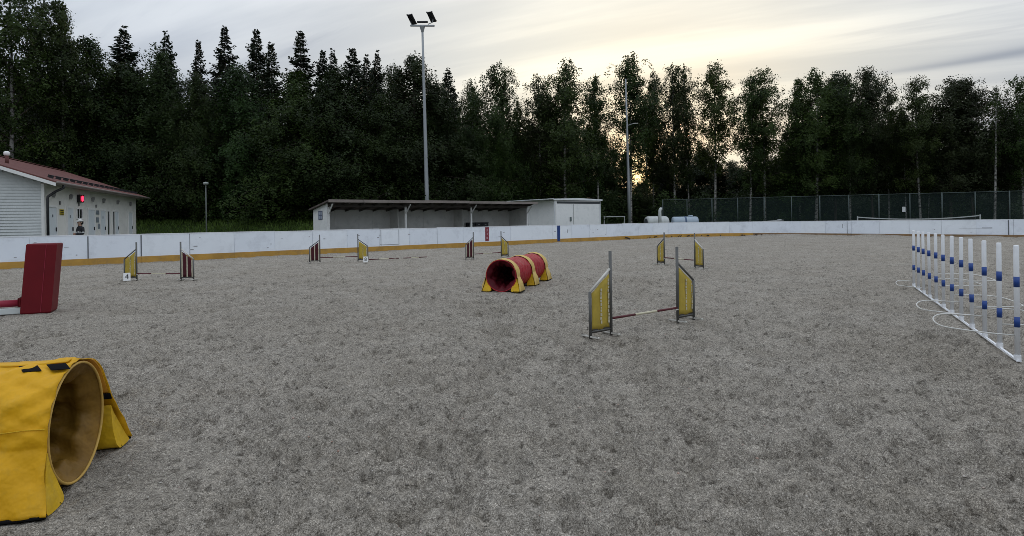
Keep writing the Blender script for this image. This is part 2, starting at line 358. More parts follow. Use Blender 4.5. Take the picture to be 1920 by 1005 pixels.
def build_sand():
    na, r0, r1, q = 780, 4.2, 74.0, .0036
    ang = np.radians(np.linspace(-58, 58, na)); nr = int(math.log(r1/r0)/q); r = r0*np.exp(np.arange(nr)*q)
    R, T = np.meshgrid(r, ang, indexing='ij'); X = R*np.sin(T); Y = -3+R*np.cos(T)
    Z = sand_height(X, Y, R*.0036)
    # footprints and paw prints: walks across the sand
    pr = random.Random(12); da = math.radians(116)/(na-1); prints = []
    for _ in range(46):
        x, y, h = pr.uniform(-9, 9), pr.uniform(2.6, 19), pr.uniform(0, 6.28)
        for k in range(pr.randint(5, 14)):
            sd = (-1)**k*.11; prints.append((x-math.sin(h)*sd, y+math.cos(h)*sd, h+pr.uniform(-.2, .2), .135, .055, pr.uniform(.04, .075)))
            h += pr.uniform(-.18, .18); x += math.cos(h)*.62; y += math.sin(h)*.62
    for _ in range(900):
        x, y = pr.uniform(-9, 9), 2.4+12*pr.random()**1.3; prints.append((x, y, pr.uniform(0, 6.28), pr.uniform(.03, .07), pr.uniform(.025, .045), pr.uniform(.025, .055)))
    for x, y, h, a_, b_, dp in prints:
        rr, tt = math.hypot(x, y+3), math.atan2(x, y+3)
        i = int(math.log(max(rr, r0)/r0)/q); j = int((tt+math.radians(58))/da); wi = int(.3/(rr*q))+1; wj = int(.3/(rr*da))+1
        i0, i1, j0, j1 = max(0, i-wi), min(nr, i+wi), max(0, j-wj), min(na, j+wj)
        if i1 <= i0 or j1 <= j0: continue
        dx, dy = X[i0:i1, j0:j1]-x, Y[i0:i1, j0:j1]-y; c_, s_ = math.cos(h), math.sin(h)
        e = np.sqrt(((dx*c_+dy*s_)/a_)**2+((dy*c_-dx*s_)/b_)**2)
        Z[i0:i1, j0:j1] += -dp*(1-sstep(.55, 1.15, e))+dp*.45*np.exp(-((e-1.45)/.3)**2)
    # sand pushed up along the end boards
    side_e = (X-CC.x)*E1.x+(Y-CC.y)*E1.y
    Z += .13*sstep(RAD-1.6, RAD-.1, side_e)*sstep(-6, 0, -((X-CC.x)*NOUT.x+(Y-CC.y)*NOUT.y)+6)*(.5+vnoise(X*.9, Y*.9, 31))
    # trodden flat where things stand
    flat = [((-3.6, 3.15), (-2.5, 3.45), .62)]
    for p, q_, w in (((940, 547), (1003, 523), .55), ((1908, 679), (1713.5, 538), .12), ((40, 588), (100, 583), .5), ((238, 526), (240, 526), .3), ((685, 491), (687, 491), .3), ((692, 487), (800, 482.5), .2), ((1010, 526), (1012, 525), .25)):
        a, b = G(*p), G(*q_); flat.append(((a.x, a.y), (b.x, b.y), w))
    for o in [o for o in SPOTS]: flat.append(o)
    for (ax, ay), (bx, by), w in flat:
        ux, uy = bx-ax, by-ay; t = np.clip(((X-ax)*ux+(Y-ay)*uy)/max(1e-6, ux*ux+uy*uy), 0, 1); dd = np.hypot(X-ax-t*ux, Y-ay-t*uy)
        k = 1-sstep(w*.85, w*1.5, dd); Z = Z*(1-k)+k*np.minimum(Z*.3-.006, .006)
    n, m = X.shape; V = np.stack([X, Y, Z], -1).reshape(-1, 3)
    i = np.arange(n*m).reshape(n, m); F = np.stack([i[:-1, :-1], i[:-1, 1:], i[1:, 1:], i[1:, :-1]], -1)
    # keep only what lies inside the boards
    side_l = (X-B0.x)*NOUT.x+(Y-B0.y)*NOUT.y
    qx, qy = side_e, (X-CC.x)*NOUT.x+(Y-CC.y)*NOUT.y
    inside = (side_l < .1) & (side_e < RAD+.1) & ~((qx > 0) & (qy > 0) & (qx*qx+qy*qy > (RAD+.1)**2))
    keep = inside[:-1, :-1]; F = F[keep]
    used = np.unique(F); remap = np.full(n*m, -1); remap[used] = np.arange(len(used))
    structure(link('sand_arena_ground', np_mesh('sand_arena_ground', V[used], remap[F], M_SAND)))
    # loose grit lying on the sand, each stone an eight sided lump
    rng = np.random.default_rng(8); P = V[used]; near = P[(np.hypot(P[:, 0], P[:, 1]) < 11)]; P = near[rng.choice(len(near), 9000, replace=False)]
    base = np.array([(1, 0, 0), (0, 1, 0), (-1, 0, 0), (0, -1, 0), (0, 0, 1), (0, 0, -1)], float); tri = np.array([(0, 1, 4), (1, 2, 4), (2, 3, 4), (3, 0, 4), (1, 0, 5), (2, 1, 5), (3, 2, 5), (0, 3, 5)])
    sz = .0035+.010*rng.random((9000, 1, 1))**3; sh = np.array([1, 1, .65])*rng.uniform(.6, 1.3, (9000, 1, 3)); th = rng.uniform(0, 6.28, 9000); c, s_ = np.cos(th), np.sin(th)
    Q = base[None]*sz*sh; R2 = np.stack([Q[..., 0]*c[:, None]-Q[..., 1]*s_[:, None], Q[..., 0]*s_[:, None]+Q[..., 1]*c[:, None], Q[..., 2]], -1)+P[:, None]+rng.normal(size=(9000, 1, 3))*np.array([.008, .008, 0])
    m_, nt, N, L, bb = nodes('grit_stones'); ge = N.new('ShaderNodeNewGeometry'); L.new(cramp(N, L, ge.outputs['Random Per Island'], [(0, (.09, .08, .07)), (.5, (.28, .25, .21)), (.85, (.5, .47, .42)), (1, (.33, .19, .14))]), bb.inputs['Base Color']); bb.inputs['Roughness'].default_value = .8
    o = link('grit', np_mesh('grit', R2.reshape(-1, 3), (tri[None]+6*np.arange(9000)[:, None, None]).reshape(-1, 3), m_, False), None, 'stuff'); tag(o, 'loose grit scattered over the sand near the camera', 'grit')
SPOTS = []
for pl, pr_ in (((1146, 628), (1271, 605)), ((1246, 497), (1303, 503)), ((888, 486), (940, 482.5)), ((600, 493), (671.5, 490.5)), ((256.5, 526), (339.5, 526))):
    a, b = G(*pl), G(*pr_); d = (b-a).normalized()
    for p, q in ((a, a-d*.37), (b, b+d*.37)): SPOTS.append(((p.x, p.y), (q.x, q.y), .17))
build_ground(); build_sand()

# ------------------------------------------------------------------ rink boards
M_BOARD = mat('board_white_plastic', (.78, .83, .89), .38, var=.05, vscale=.8, dirt=(.34, .36, .40), dirt_amt=.35, bump=.03, bscale=3)
M_BOARD2 = mat('board_white_plastic_newer', (.81, .855, .90), .35, var=.04, vscale=1.1, dirt=(.42, .44, .47), dirt_amt=.25)
M_KICK = mat('kick_plate_ochre', (.47, .265, .05), .5, var=.22, vscale=1.5, dirt=(.22, .14, .07), dirt_amt=.6)
M_KICKD = mat('kick_plate_dirty', (.26, .16, .075), .6, var=.3, vscale=1.5, dirt=(.12, .09, .07), dirt_amt=.8)
M_CAP = mat('board_cap_white', (.78, .80, .82), .4, var=.06)
M_JOINT = mat('joint_grey', (.13, .14, .16), .6)
M_GALV = mat('galvanised_steel', (.36, .38, .39), .5, metal=.5, var=.12, vscale=2)
M_MARKR = mat('line_red', (.20, .02, .035), .5, var=.2, vscale=8, dirt=(.5, .35, .38), dirt_amt=.5)
M_MARKB = mat('line_blue', (.015, .05, .19), .5, var=.2, vscale=6)
BH = 1.13
def seg_strip(root, s0, s1, z0, z1, off, th, name, m, n=1):
    mb = MB(); pts = []
    for k in range(n+1):
        p, t = rink(s0+(s1-s0)*k/n); o = Vector((-t.y, t.x, 0)); p = p-root.location
        pts.append((p+o*off, p+o*(off+th)))
    V = []
    for a, b in pts: V += [a+Vector((0, 0, z0)), a+Vector((0, 0, z1)), b+Vector((0, 0, z1)), b+Vector((0, 0, z0))]
    F = []
    for k in range(n):
        for j in range(4): F.append((k*4+j, k*4+(j+1) % 4, k*4+4+(j+1) % 4, k*4+4+j))
    F.append((3, 2, 1, 0)); F.append((n*4, n*4+1, n*4+2, n*4+3))
    mb.add(V, F); return fixn(mb.build(name, m, root))
def build_boards():
    root = empty('rink_boards', tuple(B0), 0, 'white plastic rink boards with ochre kick plate curving around the sand arena', 'rink boards')
    w = 1.77; first = -19.6-w*5; i = 0; s = first; r = random.Random(3)
    while s < S2+26:
        n = 4 if s+w > S1 and s < S2 else 1; g = .006
        jog = r.uniform(-.006, .006); dz = r.uniform(-.012, .012); end = s > S2-5
        m = M_BOARD if r.random() < .65 else M_BOARD2
        seg_strip(root, s+g, s+w-g, .20, BH+dz, jog, .035, 'board_panel', m, n)
        seg_strip(root, s+.002, s+w-.002, -.04, .235, -.014+jog, .012, 'kick_plate', M_KICKD if end else M_KICK, n)
        seg_strip(root, s+.003, s+w-.003, BH+dz+.002, BH+dz+.032, -.012+jog, .06, 'cap_rail', M_CAP, n)
        p, t = rink(s); o = Vector((-t.y, t.x, 0)); q = p-B0+o*.075
        MB().box((q.x, q.y, BH/2-.06), (.06, .06, BH), math.atan2(t.y, t.x)).build('support_post', M_GALV, root)
        i += 1; s += w
    for s_, wd in ((-19.6, .045), (-19.6-w, .04), (-19.6+w*1, .02), (first+w*13, .012), (S2+3.4, .03), (S2+12.3, .06)):
        p, t = rink(s_); seg_strip(root, s_-wd/2, s_+wd/2, .24, BH-.02, -.008, .006, 'joint_strip', M_JOINT)
    # a gate in the long side, its seams and latch
    g0 = -8.9
    for a, b, z0, z1 in ((g0, g0+.022, .25, BH-.03), (g0+1.05, g0+1.07, .30, BH-.03), (g0+.02, g0+1.06, .30, .318)):
        seg_strip(root, a, b, z0, z1, -.0095, .003, 'gate_seam', M_JOINT)
    sr = (G(850, 458)-B0).dot(E1); sb = (G(1035, 454)-B0).dot(E1)
    red = seg_strip(root, sr-.14, sr+.14, .29, BH-.01, -.0105, .004, 'red_line_mark', M_MARKR); red['label'] = 'red centre line mark on the boards'
    M_PM = mat('pale_pink_mark', (.42, .24, .27), .6, var=.3, vscale=20)
    for z, w_ in ((.46, .06), (.70, .03), (.95, .035)): seg_strip(root, sr-w_+.03*math.sin(z*20), sr+w_+.03*math.sin(z*20), z-.05, z+.05, -.0125, .0015, 'pale_mark', M_PM)
    blue = seg_strip(root, sb-.13, sb+.13, .06, BH-.01, -.0165, .002, 'blue_line_mark', M_MARKB); blue['label'] = 'blue line mark on the boards'
    # scuffs on the end boards
    M_SC = mat('scuff_grey', (.30, .31, .33), .6, var=.4, vscale=9)
    for px, py, wd, h in ((1900, 432, 1.1, .03), (1293, 432, .05, .22), (1772, 431, .5, .05), (1548, 427, .03, .3), (1850, 424, 1.4, .012)):
        p = G(px, py, .7); q = p-CC
        s_ = S2+q.dot(E2) if q.dot(NOUT) < 0 else S1+RAD*math.atan2(q.dot(E1), q.dot(NOUT))
        seg_strip(root, s_-wd/2, s_+wd/2, .62, .62+h, -.0065, .003, 'scuff_mark', M_SC)
    r2 = random.Random(31); M_PK = mat('puck_mark_dark', (.36, .37, .39), .7, var=.4, vscale=12)
    for _ in range(46):
        s_ = r2.uniform(first+4, S2+20)
        if S1-2 < s_ < S2+.5: continue
        z_ = r2.uniform(.3, .95); seg_strip(root, s_, s_+r2.uniform(.03, .16), z_, z_+r2.uniform(.012, .05), -.0095, .003, 'scuff_mark', M_PK)
    # clods of sand and dead leaves kicked up against the end boards
    mb = MB(); r = random.Random(9)
    for _ in range(70):
        s_ = r.uniform(S1-4, S2+20); p, t = rink(s_); o = Vector((-t.y, t.x, 0)); k = r.uniform(.04, .16)
        c = p-o*r.uniform(.08, .25); mb.box((c.x, c.y, .05+k*.2), (k*r.uniform(1, 2.6), k, k*.6), r.uniform(0, 3), r.uniform(-.4, .4), r.uniform(-.4, .4), bev=k*.2)
    tag(mb.build('sand_clods', mat('clod_brown', (.075, .055, .038), .95, var=.4, vscale=5), None, False, 'stuff'), 'dark clods of soil lying along the foot of the end boards', 'clods')
build_boards()

# ------------------------------------------------------------------ clubhouse
def build_clubhouse():
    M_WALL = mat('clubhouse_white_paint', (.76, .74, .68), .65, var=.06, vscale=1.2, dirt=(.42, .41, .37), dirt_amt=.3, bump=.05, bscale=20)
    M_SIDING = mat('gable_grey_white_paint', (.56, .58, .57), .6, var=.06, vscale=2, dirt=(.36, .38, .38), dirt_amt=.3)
    M_ROOF = mat('red_roof_sheet', (.135, .058, .050), .8, var=.16, vscale=1.2, dirt=(.10, .05, .045), dirt_amt=.4, bump=.03, spec=.2)
    M_TRIM = mat('white_trim', (.80, .79, .76), .5, var=.05)
    M_DOOR = mat('white_door', (.70, .74, .75), .4, var=.04)
    M_BLK = mat('black_metal', (.018, .018, .02), .45)
    M_GUT = mat('gutter_brown_grey', (.20, .17, .15), .5)
    M_GLASS = mat('dark_glass', (.012, .014, .015), .08, spec=.6)
    M_SOFFIT = mat('soffit_boards', (.28, .25, .22), .7)
    P1 = A(105, 342, 26.0); P2 = A(278, 371, 42.3)               # the eave, front and far ends
    ez = 3.5
    a = Vector((P2.x-P1.x, P2.y-P1.y, 0)); Ltot = a.length; a.normalize()   # along the long wall, away from the camera
    g = Vector((-a.y, a.x, 0))                                          # across the building, to the left
    root = empty('clubhouse', (P1.x, P1.y, 0), math.atan2(a.y, a.x), 'white clubhouse with a rusty red roof and a row of white doors', 'building')
    # local axes: x along a, y across to the left (behind the long wall)
    ov, ovg, Wd, tp = .62, .55, 9.0, .36
    fl = .3
    x0, x1 = ovg, Ltot-.75
    # long wall
    MB().box(((x0+x1)/2+.01, ov+.08, (ez+.05)/2), (x1-x0-.02, .16, ez+.05)).build('long_wall', M_WALL, root)
    # gable wall clad with overlapping horizontal boards
    def zr(y): return ez+tp*min(y, Wd-y+2*ov) if y < Wd/2+ov else ez+tp*(Wd+2*ov-y)
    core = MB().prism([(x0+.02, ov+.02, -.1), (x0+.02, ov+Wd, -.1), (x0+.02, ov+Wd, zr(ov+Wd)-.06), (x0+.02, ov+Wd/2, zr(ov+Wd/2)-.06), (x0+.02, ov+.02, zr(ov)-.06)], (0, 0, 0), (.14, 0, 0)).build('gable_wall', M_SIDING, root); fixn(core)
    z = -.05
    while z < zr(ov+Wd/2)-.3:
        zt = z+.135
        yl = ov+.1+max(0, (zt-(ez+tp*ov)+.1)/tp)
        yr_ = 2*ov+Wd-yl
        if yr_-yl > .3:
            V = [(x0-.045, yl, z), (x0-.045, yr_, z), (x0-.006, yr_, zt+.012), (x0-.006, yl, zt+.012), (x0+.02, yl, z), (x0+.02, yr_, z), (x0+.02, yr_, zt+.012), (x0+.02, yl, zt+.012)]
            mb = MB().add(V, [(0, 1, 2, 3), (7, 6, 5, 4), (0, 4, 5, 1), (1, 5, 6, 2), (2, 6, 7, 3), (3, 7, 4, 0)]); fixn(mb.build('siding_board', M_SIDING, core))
        z = zt
    MB().box((x0-.02, ov+.05, ez/2-.05), (.05, .12, ez+.05)).build('corner_board', M_TRIM, root)
    # far end wall and back wall
    fe = MB().prism([(x1-.14, ov+.16, -.1), (x1-.14, ov+Wd, -.1), (x1-.14, ov+Wd, zr(ov+Wd)-.06), (x1-.14, ov+Wd/2, zr(ov+Wd/2)-.06), (x1-.14, ov+.16, zr(ov+.16)-.06)], (0, 0, 0), (.14, 0, 0)).build('far_gable_wall', M_WALL, root); fixn(fe)
    MB().box(((x0+x1)/2, ov+Wd-.08, ez/2), (x1-x0-.3, .16, ez)).build('back_wall', M_WALL, root)
    # roof: two corrugated slopes
    W2 = Wd/2+ov
    def slope(y_e, y_r, nm):
        n = int(Ltot/.12); V = []; F = []
        for k in range(n+1):
            x = Ltot*k/n; h = .018 if k % 2 else 0
            V += [(x, y_e, ez+.06+h), (x, y_r, ez+tp*W2+.06+h), (x, y_e, ez-.0), (x, y_r, ez+tp*W2-.0)]
        for k in range(n):
            q = k*4; F += [(q, q+4, q+5, q+1), (q+2, q+3, q+7, q+6), (q, q+2, q+6, q+4)]
        F += [(0, 1, 3, 2), (n*4, n*4+2, n*4+3, n*4+1)]
        o = MB().add(V, F).build(nm, M_ROOF, root); return fixn(o)
    rf = slope(0, W2, 'roof'); slope(Wd+2*ov, W2+.001, 'roof')
    MB().box((Ltot/2, W2, ez+tp*W2+.085), (Ltot, .3, .05), bev=.015).build('ridge_cap', M_ROOF, rf)
    # soffit, verge board, gutter
    MB().box((Ltot/2, ov/2, ez-.03), (Ltot-.1, ov-.04, .03)).build('soffit', M_SOFFIT, root)
    for sgn in (0, 1):
        ye, yr = (0, W2) if sgn == 0 else (Wd+2*ov, W2)
        v = MB().prism([(-.03, ye, ez-.16), (-.03, yr, ez+tp*W2-.16), (-.03, yr, ez+tp*W2-.005), (-.03, ye, ez-.005)], (0, 0, 0), (.03, 0, 0)).build('verge_board', M_TRIM, root); fixn(v)
    MB().tube([(-.02, -.06, ez+.0), (Ltot+.02, -.06, ez+.0)], .065, 8).build('gutter', M_GUT, root, True)
    MB().tube([(.75, -.06, ez-.04), (.75, -.04, ez-.2), (.55, .2, ez-.38), (.45, ov-.16, ez-.62), (.42, ov-.16, ez-.75), (.42, ov-.16, .05)], .055, 10).build('downpipe', M_BLK, root, True)
    # snow guard: brackets with a rail along the lower roof
    sg = MB().tube([(1.2, .62, ez+.06+tp*.62+.14), (Ltot-.3, .62, ez+.06+tp*.62+.14)], .022, 6).build('snow_guard_rail', M_BLK, rf, True)
    x = 1.3
    while x < Ltot-.3:
        MB().box((x, .62, ez+.06+tp*.62+.07), (.05, .22, .17), 0, .3).build('snow_guard_bracket', M_BLK, rf); x += .95
    vp = MB().tube([(3.0, 2.9, ez+tp*2.9), (3.0, 2.9, ez+tp*2.9+.42)], .075, 10).build('vent_pipe', M_ROOF, rf, True)
    MB().tube([(3.0, 2.9, ez+tp*2.9+.42), (3.0, 2.9, ez+tp*2.9+.46), (3.0, 2.9, ez+tp*2.9+.60), (3.0, 2.9, ez+tp*2.9+.64)], [.08, .12, .12, .06], 12).build('vent_cap', M_TRIM, vp, True)
    # openings in the long wall, found from where they show
    def wx(px):
        u = ray(px, 400)[0]; W0 = Vector((P1.x, P1.y, 0))+g*ov*1.0
        t = (u*W0.y-W0.x)/(a.x-u*a.y); return t
    fy = ov-.0
    def door(pa, pb, zt=2.42, handle=True, sign=False):
        xa, xb = wx(pa), wx(pb); w_ = xb-xa; c = (xa+xb)/2
        fr = MB()
        for q in (xa-.05, xb+.05): fr.box((q, fy-.02, (fl+zt)/2+.05), (.1, .06, zt-fl+.1))
        fr.box((c, fy-.02, zt+.05), (w_+.0, .06, .1))
        d = MB().box((c, fy-.008, (fl+zt)/2), (w_-.006, .03, zt-fl-.006)).build('door', M_DOOR, root)
        o = fr.build('door_frame', M_GUT if False else M_TRIM, d)
        MB().box((xb-.09*w_, fy-.045, 1.38), (.07, .04, .2), bev=.01).build('door_handle', M_BLK, d)
        MB().box((xa+.012, fy-.026, (fl+zt)/2), (.02, .012, zt-fl)).build('door_gap', M_JOINT, d)
        if sign: MB().box((c, fy-.026, 2.02), (.11*w_/.8, .006, .13), bev=.002).build('door_sign', M_JOINT, d)
        return d
    for pa, pb, sg_ in ((90, 104.5, True), (125.5, 135.5, True), (164, 176, False), (187.5, 196.5, True), (214.5, 221, False), (240.5, 247, False)): door(pa, pb, 2.42, True, sg_)
    def window(pa, pb, z0, z1, mull=1):
        xa, xb = wx(pa), wx(pb); c = (xa+xb)/2; w_ = xb-xa
        gl = MB().box((c, fy-.004, (z0+z1)/2), (w_, .02, z1-z0)).build('window', M_GLASS, root)
        fr = MB()
        for q in (xa-.03, xb+.03): fr.box((q, fy-.02, (z0+z1)/2), (.06, .05, z1-z0+.12))
        fr.box((c, fy-.02, z1+.03), (w_, .05, .06)); fr.box((c, fy-.025, z0-.03), (w_, .07, .06))
        fr.build('window_frame', M_TRIM, gl)
        for k in range(mull): MB().box((xa+w_*(k+1)/(mull+1), fy-.022, (z0+z1)/2), (.07, .02, z1-z0)).build('glazing_bar', M_TRIM, gl)
    window(143.5, 153, 1.95, 2.42); window(143.5, 153, 1.25, 1.75, 0); window(200.5, 204, .6, 2.4, 0); window(210.5, 214, .6, 2.4, 0)
    for pa, pb, z0, z1, m in ((111.5, 119, 2.07, 2.36, 'y'), (179.5, 185.5, 2.18, 2.42, 'k'), (180, 184.5, 1.72, 2.02, 'k'), (183, 187, 1.35, 1.65, 'k')):
        xa, xb = wx(pa), wx(pb)
        s_ = MB().box(((xa+xb)/2, fy-.012, (z0+z1)/2), (xb-xa, .02, z1-z0), bev=.004).build('wall_sign', mat('sign_yellow', (.55, .42, .03), .5) if m == 'y' else mat('notice_grey', (.20, .23, .25), .5, var=.4, vscale=9), root)
        if m == 'y':
            s_['label'] = 'yellow notice with dark lines of print'
            for k in range(3): MB().box(((xa+xb)/2, fy-.0235, z0+.055+k*.09), ((xb-xa)*.78, .003, .05)).build('print_line', M_BLK, s_)
    # small lamps and vents under the eave, letters over the doors
    for px, z_ in ((98, 3.02), (130.5, 3.02), (172, 3.02), (192.5, 3.02), (219, 3.02), (243, 3.02)):
        c = wx(px); lm = MB().box((c, fy-.07, z_), (.10, .14, .26), 0, .25, bev=.02).build('wall_lamp', mat('lamp_grey', (.27, .27, .26), .5), root)
        MB().box((c, fy-.012, z_+.02), (.05, .03, .12)).build('lamp_bracket', M_BLK, lm)
    for px, z_ in ((111.5, 2.66), (147, 2.68), (179.5, 2.66)):
        MB().box((wx(px), fy-.03, z_), (.11, .06, .17), bev=.015).build('wall_fitting', mat('fitting_grey', (.22, .22, .21), .6), root)
    # lit red display
    c = wx(148); bx = MB().box((c, fy-.08, 2.98), (.62, .16, .40), bev=.02).build('display_box', M_BLK, root)
    bx['label'] = 'dark box with a glowing red light'
    rl = mat('red_display_light', (.5, .02, .04), .5, emit=(1, .03, .08), estr=1.5)
    MB().tube([(c+.02, fy-.155, 2.98), (c+.02, fy-.178, 2.98), (c+.02, fy-.186, 2.98)], [.15, .15, .09], 18).build('red_light', rl, bx, True)
    MB().box(((x0+x1)/2, ov-.9, fl/2-.08), (x1-x0, 1.7, fl)).build('walkway', mat('concrete', (.27, .26, .245), .9, var=.15, bump=.2), root)
    return root
build_clubhouse()

# ------------------------------------------------------------------ open shelter beside the rink
def build_shelter():
    M_W = mat('shelter_white_paint', (.58, .575, .545), .7, var=.10, vscale=1.3, dirt=(.30, .31, .30), dirt_amt=.45)
    M_WL = mat('shelter_end_white', (.72, .72, .70), .6, var=.06, vscale=2, dirt=(.5, .5, .48), dirt_amt=.4)
    M_R = mat('shelter_roof_felt', (.085, .062, .055), .8, var=.3, vscale=1.5, dirt=(.22, .19, .17), dirt_amt=.5)
    M_UND = mat('shelter_ceiling', (.075, .065, .058), .9, var=.2)
    M_FAS = mat('shelter_fascia', (.22, .19, .17), .8, var=.35, vscale=.7)
    M_BENCH = mat('bench_wood_grey', (.22, .23, .23), .7, var=.2, vscale=6)
    base = Vector((0, 40.5, 0))
    u0 = ray(615, 430)[0]; X0 = u0*40.5/(1-u0*.8); root = empty('players_shelter', (X0, 40.5+.8*X0, 0), ANG1, 'long open fronted white shelter with a dark flat roof behind the boards', 'shelter')
    L_, D_, H_ = 14.6, 2.1, 2.72; bay = L_/3
    # back wall of sheets, partitions, end walls
    w = L_/12
    for k in range(12): MB().box((w*(k+.5), D_, 1.15), (w-.012, .03, 2.3)).build('back_panel', M_W, root)
    for k in range(1, 3): MB().box((bay*k, D_*.72, 1.15), (.05, D_*.5, 2.3)).build('partition', M_W, root)
    def endwall(x, th, m, nm):
        o = MB().prism([(x, -.02, 0), (x, D_+.03, 0), (x, D_+.03, 2.28), (x, -.02, 2.60)], (0, 0, 0), (th, 0, 0)).build(nm, m, root); return fixn(o)
    e = endwall(-.06, .05, M_WL, 'end_wall'); endwall(L_+.01, .05, M_W, 'end_wall')
    n = MB().box((-.075, D_*.45, 1.95), (.02, .62, .50), bev=.005).build('notice_board', mat('notice_blue', (.09, .11, .17), .5, var=.3), e)
    for y_, z_ in ((-.16, .12), (.14, .12), (-.16, -.12), (.14, -.12)): MB().box((-.0865, D_*.45+y_, 1.95+z_), (.004, .2, .17)).build('notice_sheet', mat('paper_blue', (.32, .35, .42), .7), n)
    for k in range(4):
        x = bay*k+(.04 if k == 0 else 0)
        p = MB().box((x, .0, 1.25), (.11, .11, 2.5), bev=.012).build('post', M_WL, root)
        b_ = Vector((x, -.03, 2.02)); t_ = Vector((x, -.62, 2.56))
        MB().tube([b_, t_], .04, 4).build('brace', M_WL, p)
    MB().box((L_/2, 0, 2.47), (L_, .09, .14)).build('beam', M_UND, root)
    # roof: slab sloping down to the back, with fascia in lengths
    def zt(y): return 2.76-.14*(y+.75)
    r = MB().prism([(-.25, -.75, zt(-.75)-.06), (-.25, D_+.25, zt(D_+.25)-.06), (-.25, D_+.25, zt(D_+.25)+.02), (-.25, -.75, zt(-.75)+.02)], (0, 0, 0), (L_+.6, 0, 0)).build('roof', M_R, root); fixn(r)
    k = 0; x = -.25; rr = random.Random(4)
    while x < L_+.35:
        w_ = min(rr.uniform(1.6, 3.4), L_+.35-x); MB().box((x+w_/2, -.77, zt(-.75)-.03+rr.uniform(-.012, .012)), (w_-.01, .03, .16), 0).build('fascia_board', M_FAS, r); x += w_
    x = 0.1
    while x < L_+.3: MB().box((x, (D_-.5)/2, zt((D_-.5)/2)-.125), (.05, D_+.85, .12), 0, -.139).build('rafter', M_UND, r); x += .9
    for k in range(3):
        MB().box((bay*(k+.5), D_-.3, .95+.02), (bay-.3, .34, .05)).build('bench_seat', M_BENCH, root)
        for q in (-1, 0, 1): MB().box((bay*(k+.5)+q*(bay/2-.4), D_-.3, .47), (.06, .3, .94)).build('bench_leg', M_BENCH, root)
    MB().box((L_/2, D_/2, .06), (L_+.2, D_+.3, .12)).build('floor_slab', MATS['concrete'], root)
    # black crates standing on the bench of the last bay
    M_CR = mat('crate_black', (.02, .022, .026), .5, var=.2)
    for k, dx in enumerate((0, .58, 1.16)):
        c = root.matrix_basis @ Vector((bay*2+1.15+dx, D_-.34, .996))
        t = empty('storage_crate', tuple(c), ANG1, ['black crate on the shelter bench, leftmost of the row of three', 'black crate on the shelter bench, middle of the row of three', 'black crate on the shelter bench, rightmost of the row of three'][k], 'crate', 'black crates on the shelter bench')
        MB().box((0, 0, .18), (.54, .38, .36), bev=.02).build('crate_body', M_CR, t)
        MB().box((0, 0, .385), (.56, .40, .045), bev=.012).build('lid', M_CR, t)
        MB().box((0, -.197, .25), (.14, .014, .04)).build('handle', M_BENCH, t)
    # black board leaning at the right end
    c = root.matrix_basis @ Vector((L_+.35, .25, 0))
    t = empty('leaning_board', tuple(c), ANG1, 'black tapered board leaning between the shelter and the white shed', 'board')
    o = MB().prism([(-.22, 0, 0), (.26, 0, 0), (.06, .22, 1.62), (-.16, .22, 1.62)], (0, 0, 0), (0, .03, 0)).build('board_face', M_CR, t); fixn(o)
    MB().box((.02, .14, .06), (.44, .28, .1), bev=.02).build('foot', M_CR, t)
build_shelter()

# ------------------------------------------------------------------ white shed
def build_shed():
    M_S = mat('shed_white_sheet', (.84, .84, .82), .5, var=.05, vscale=1.2, dirt=(.48, .50, .50), dirt_amt=.3, bump=.04, bscale=5)
    M_T = mat('shed_trim', (.74, .76, .77), .5, var=.04); M_DK = mat('shed_rail_dark', (.05, .055, .06), .6)
    u0 = ray(1040, 410)[0]; X0 = u0*42/(1-u0*.8)
    root = empty('white_shed', (X0, 42+.8*X0, 0), ANG1, 'white sheet metal shed with wide sliding doors beside the shelter', 'shed')
    W, D, H = 5.15, 4.6, 3.02
    def wall(name, c, s): return MB().box(c, s).build(name, M_S, root)
    wall('front_wall', (W/2, .05, H/2), (W, .1, H)); wall('side_wall', (.05, D/2+.05, H/2), (.1, D-.1, H)); wall('side_wall', (W-.05, D/2+.05, H/2), (.1, D-.1, H)); wall('back_wall', (W/2, D-.05, H/2), (W-.2, .1, H))
    r = MB().prism([(-.22, -.18, H+.12), (W/2, -.18, H+.20), (W+.12, -.18, H+.12), (W+.12, -.18, H+.02), (-.22, -.18, H+.02)], (0, 0, 0), (0, D+.5, 0)).build('roof', M_T, root); fixn(r)
    r2 = MB().box((-.55, D/2+.05, H+.10), (.7, D+.35, .05), 0, 0, -.05).build('side_eave', M_T, root)
    MB().box((W/2+.12, -.03, H-.16), (W-.3, .08, .15)).build('door_rail', M_DK, root)
    for k, (a, b) in enumerate(((.10, W*.385), (W*.385+.03, W-.12))):
        d = MB().box(((a+b)/2, -.028, (H-.24)/2+.02), (b-a, .05, H-.30)).build('sliding_door', M_S, root)
        if k == 0:
            MB().box((b-.32, -.07, 1.55), (.20, .05, .34), bev=.02).build('lock_plate', mat('lock_grey', (.14, .17, .17), .5), d)
            MB().box((b+.015, -.035, (H-.24)/2), (.03, .06, H-.34)).build('door_edge', MATS['lamp_grey'], d)
    MB().box((W-.05, -.03, H/2), (.10, .06, H)).build('corner_trim', M_T, root); MB().box((.0, -.015, H/2), (.07, .05, H)).build('corner_trim', M_T, root)
build_shed()

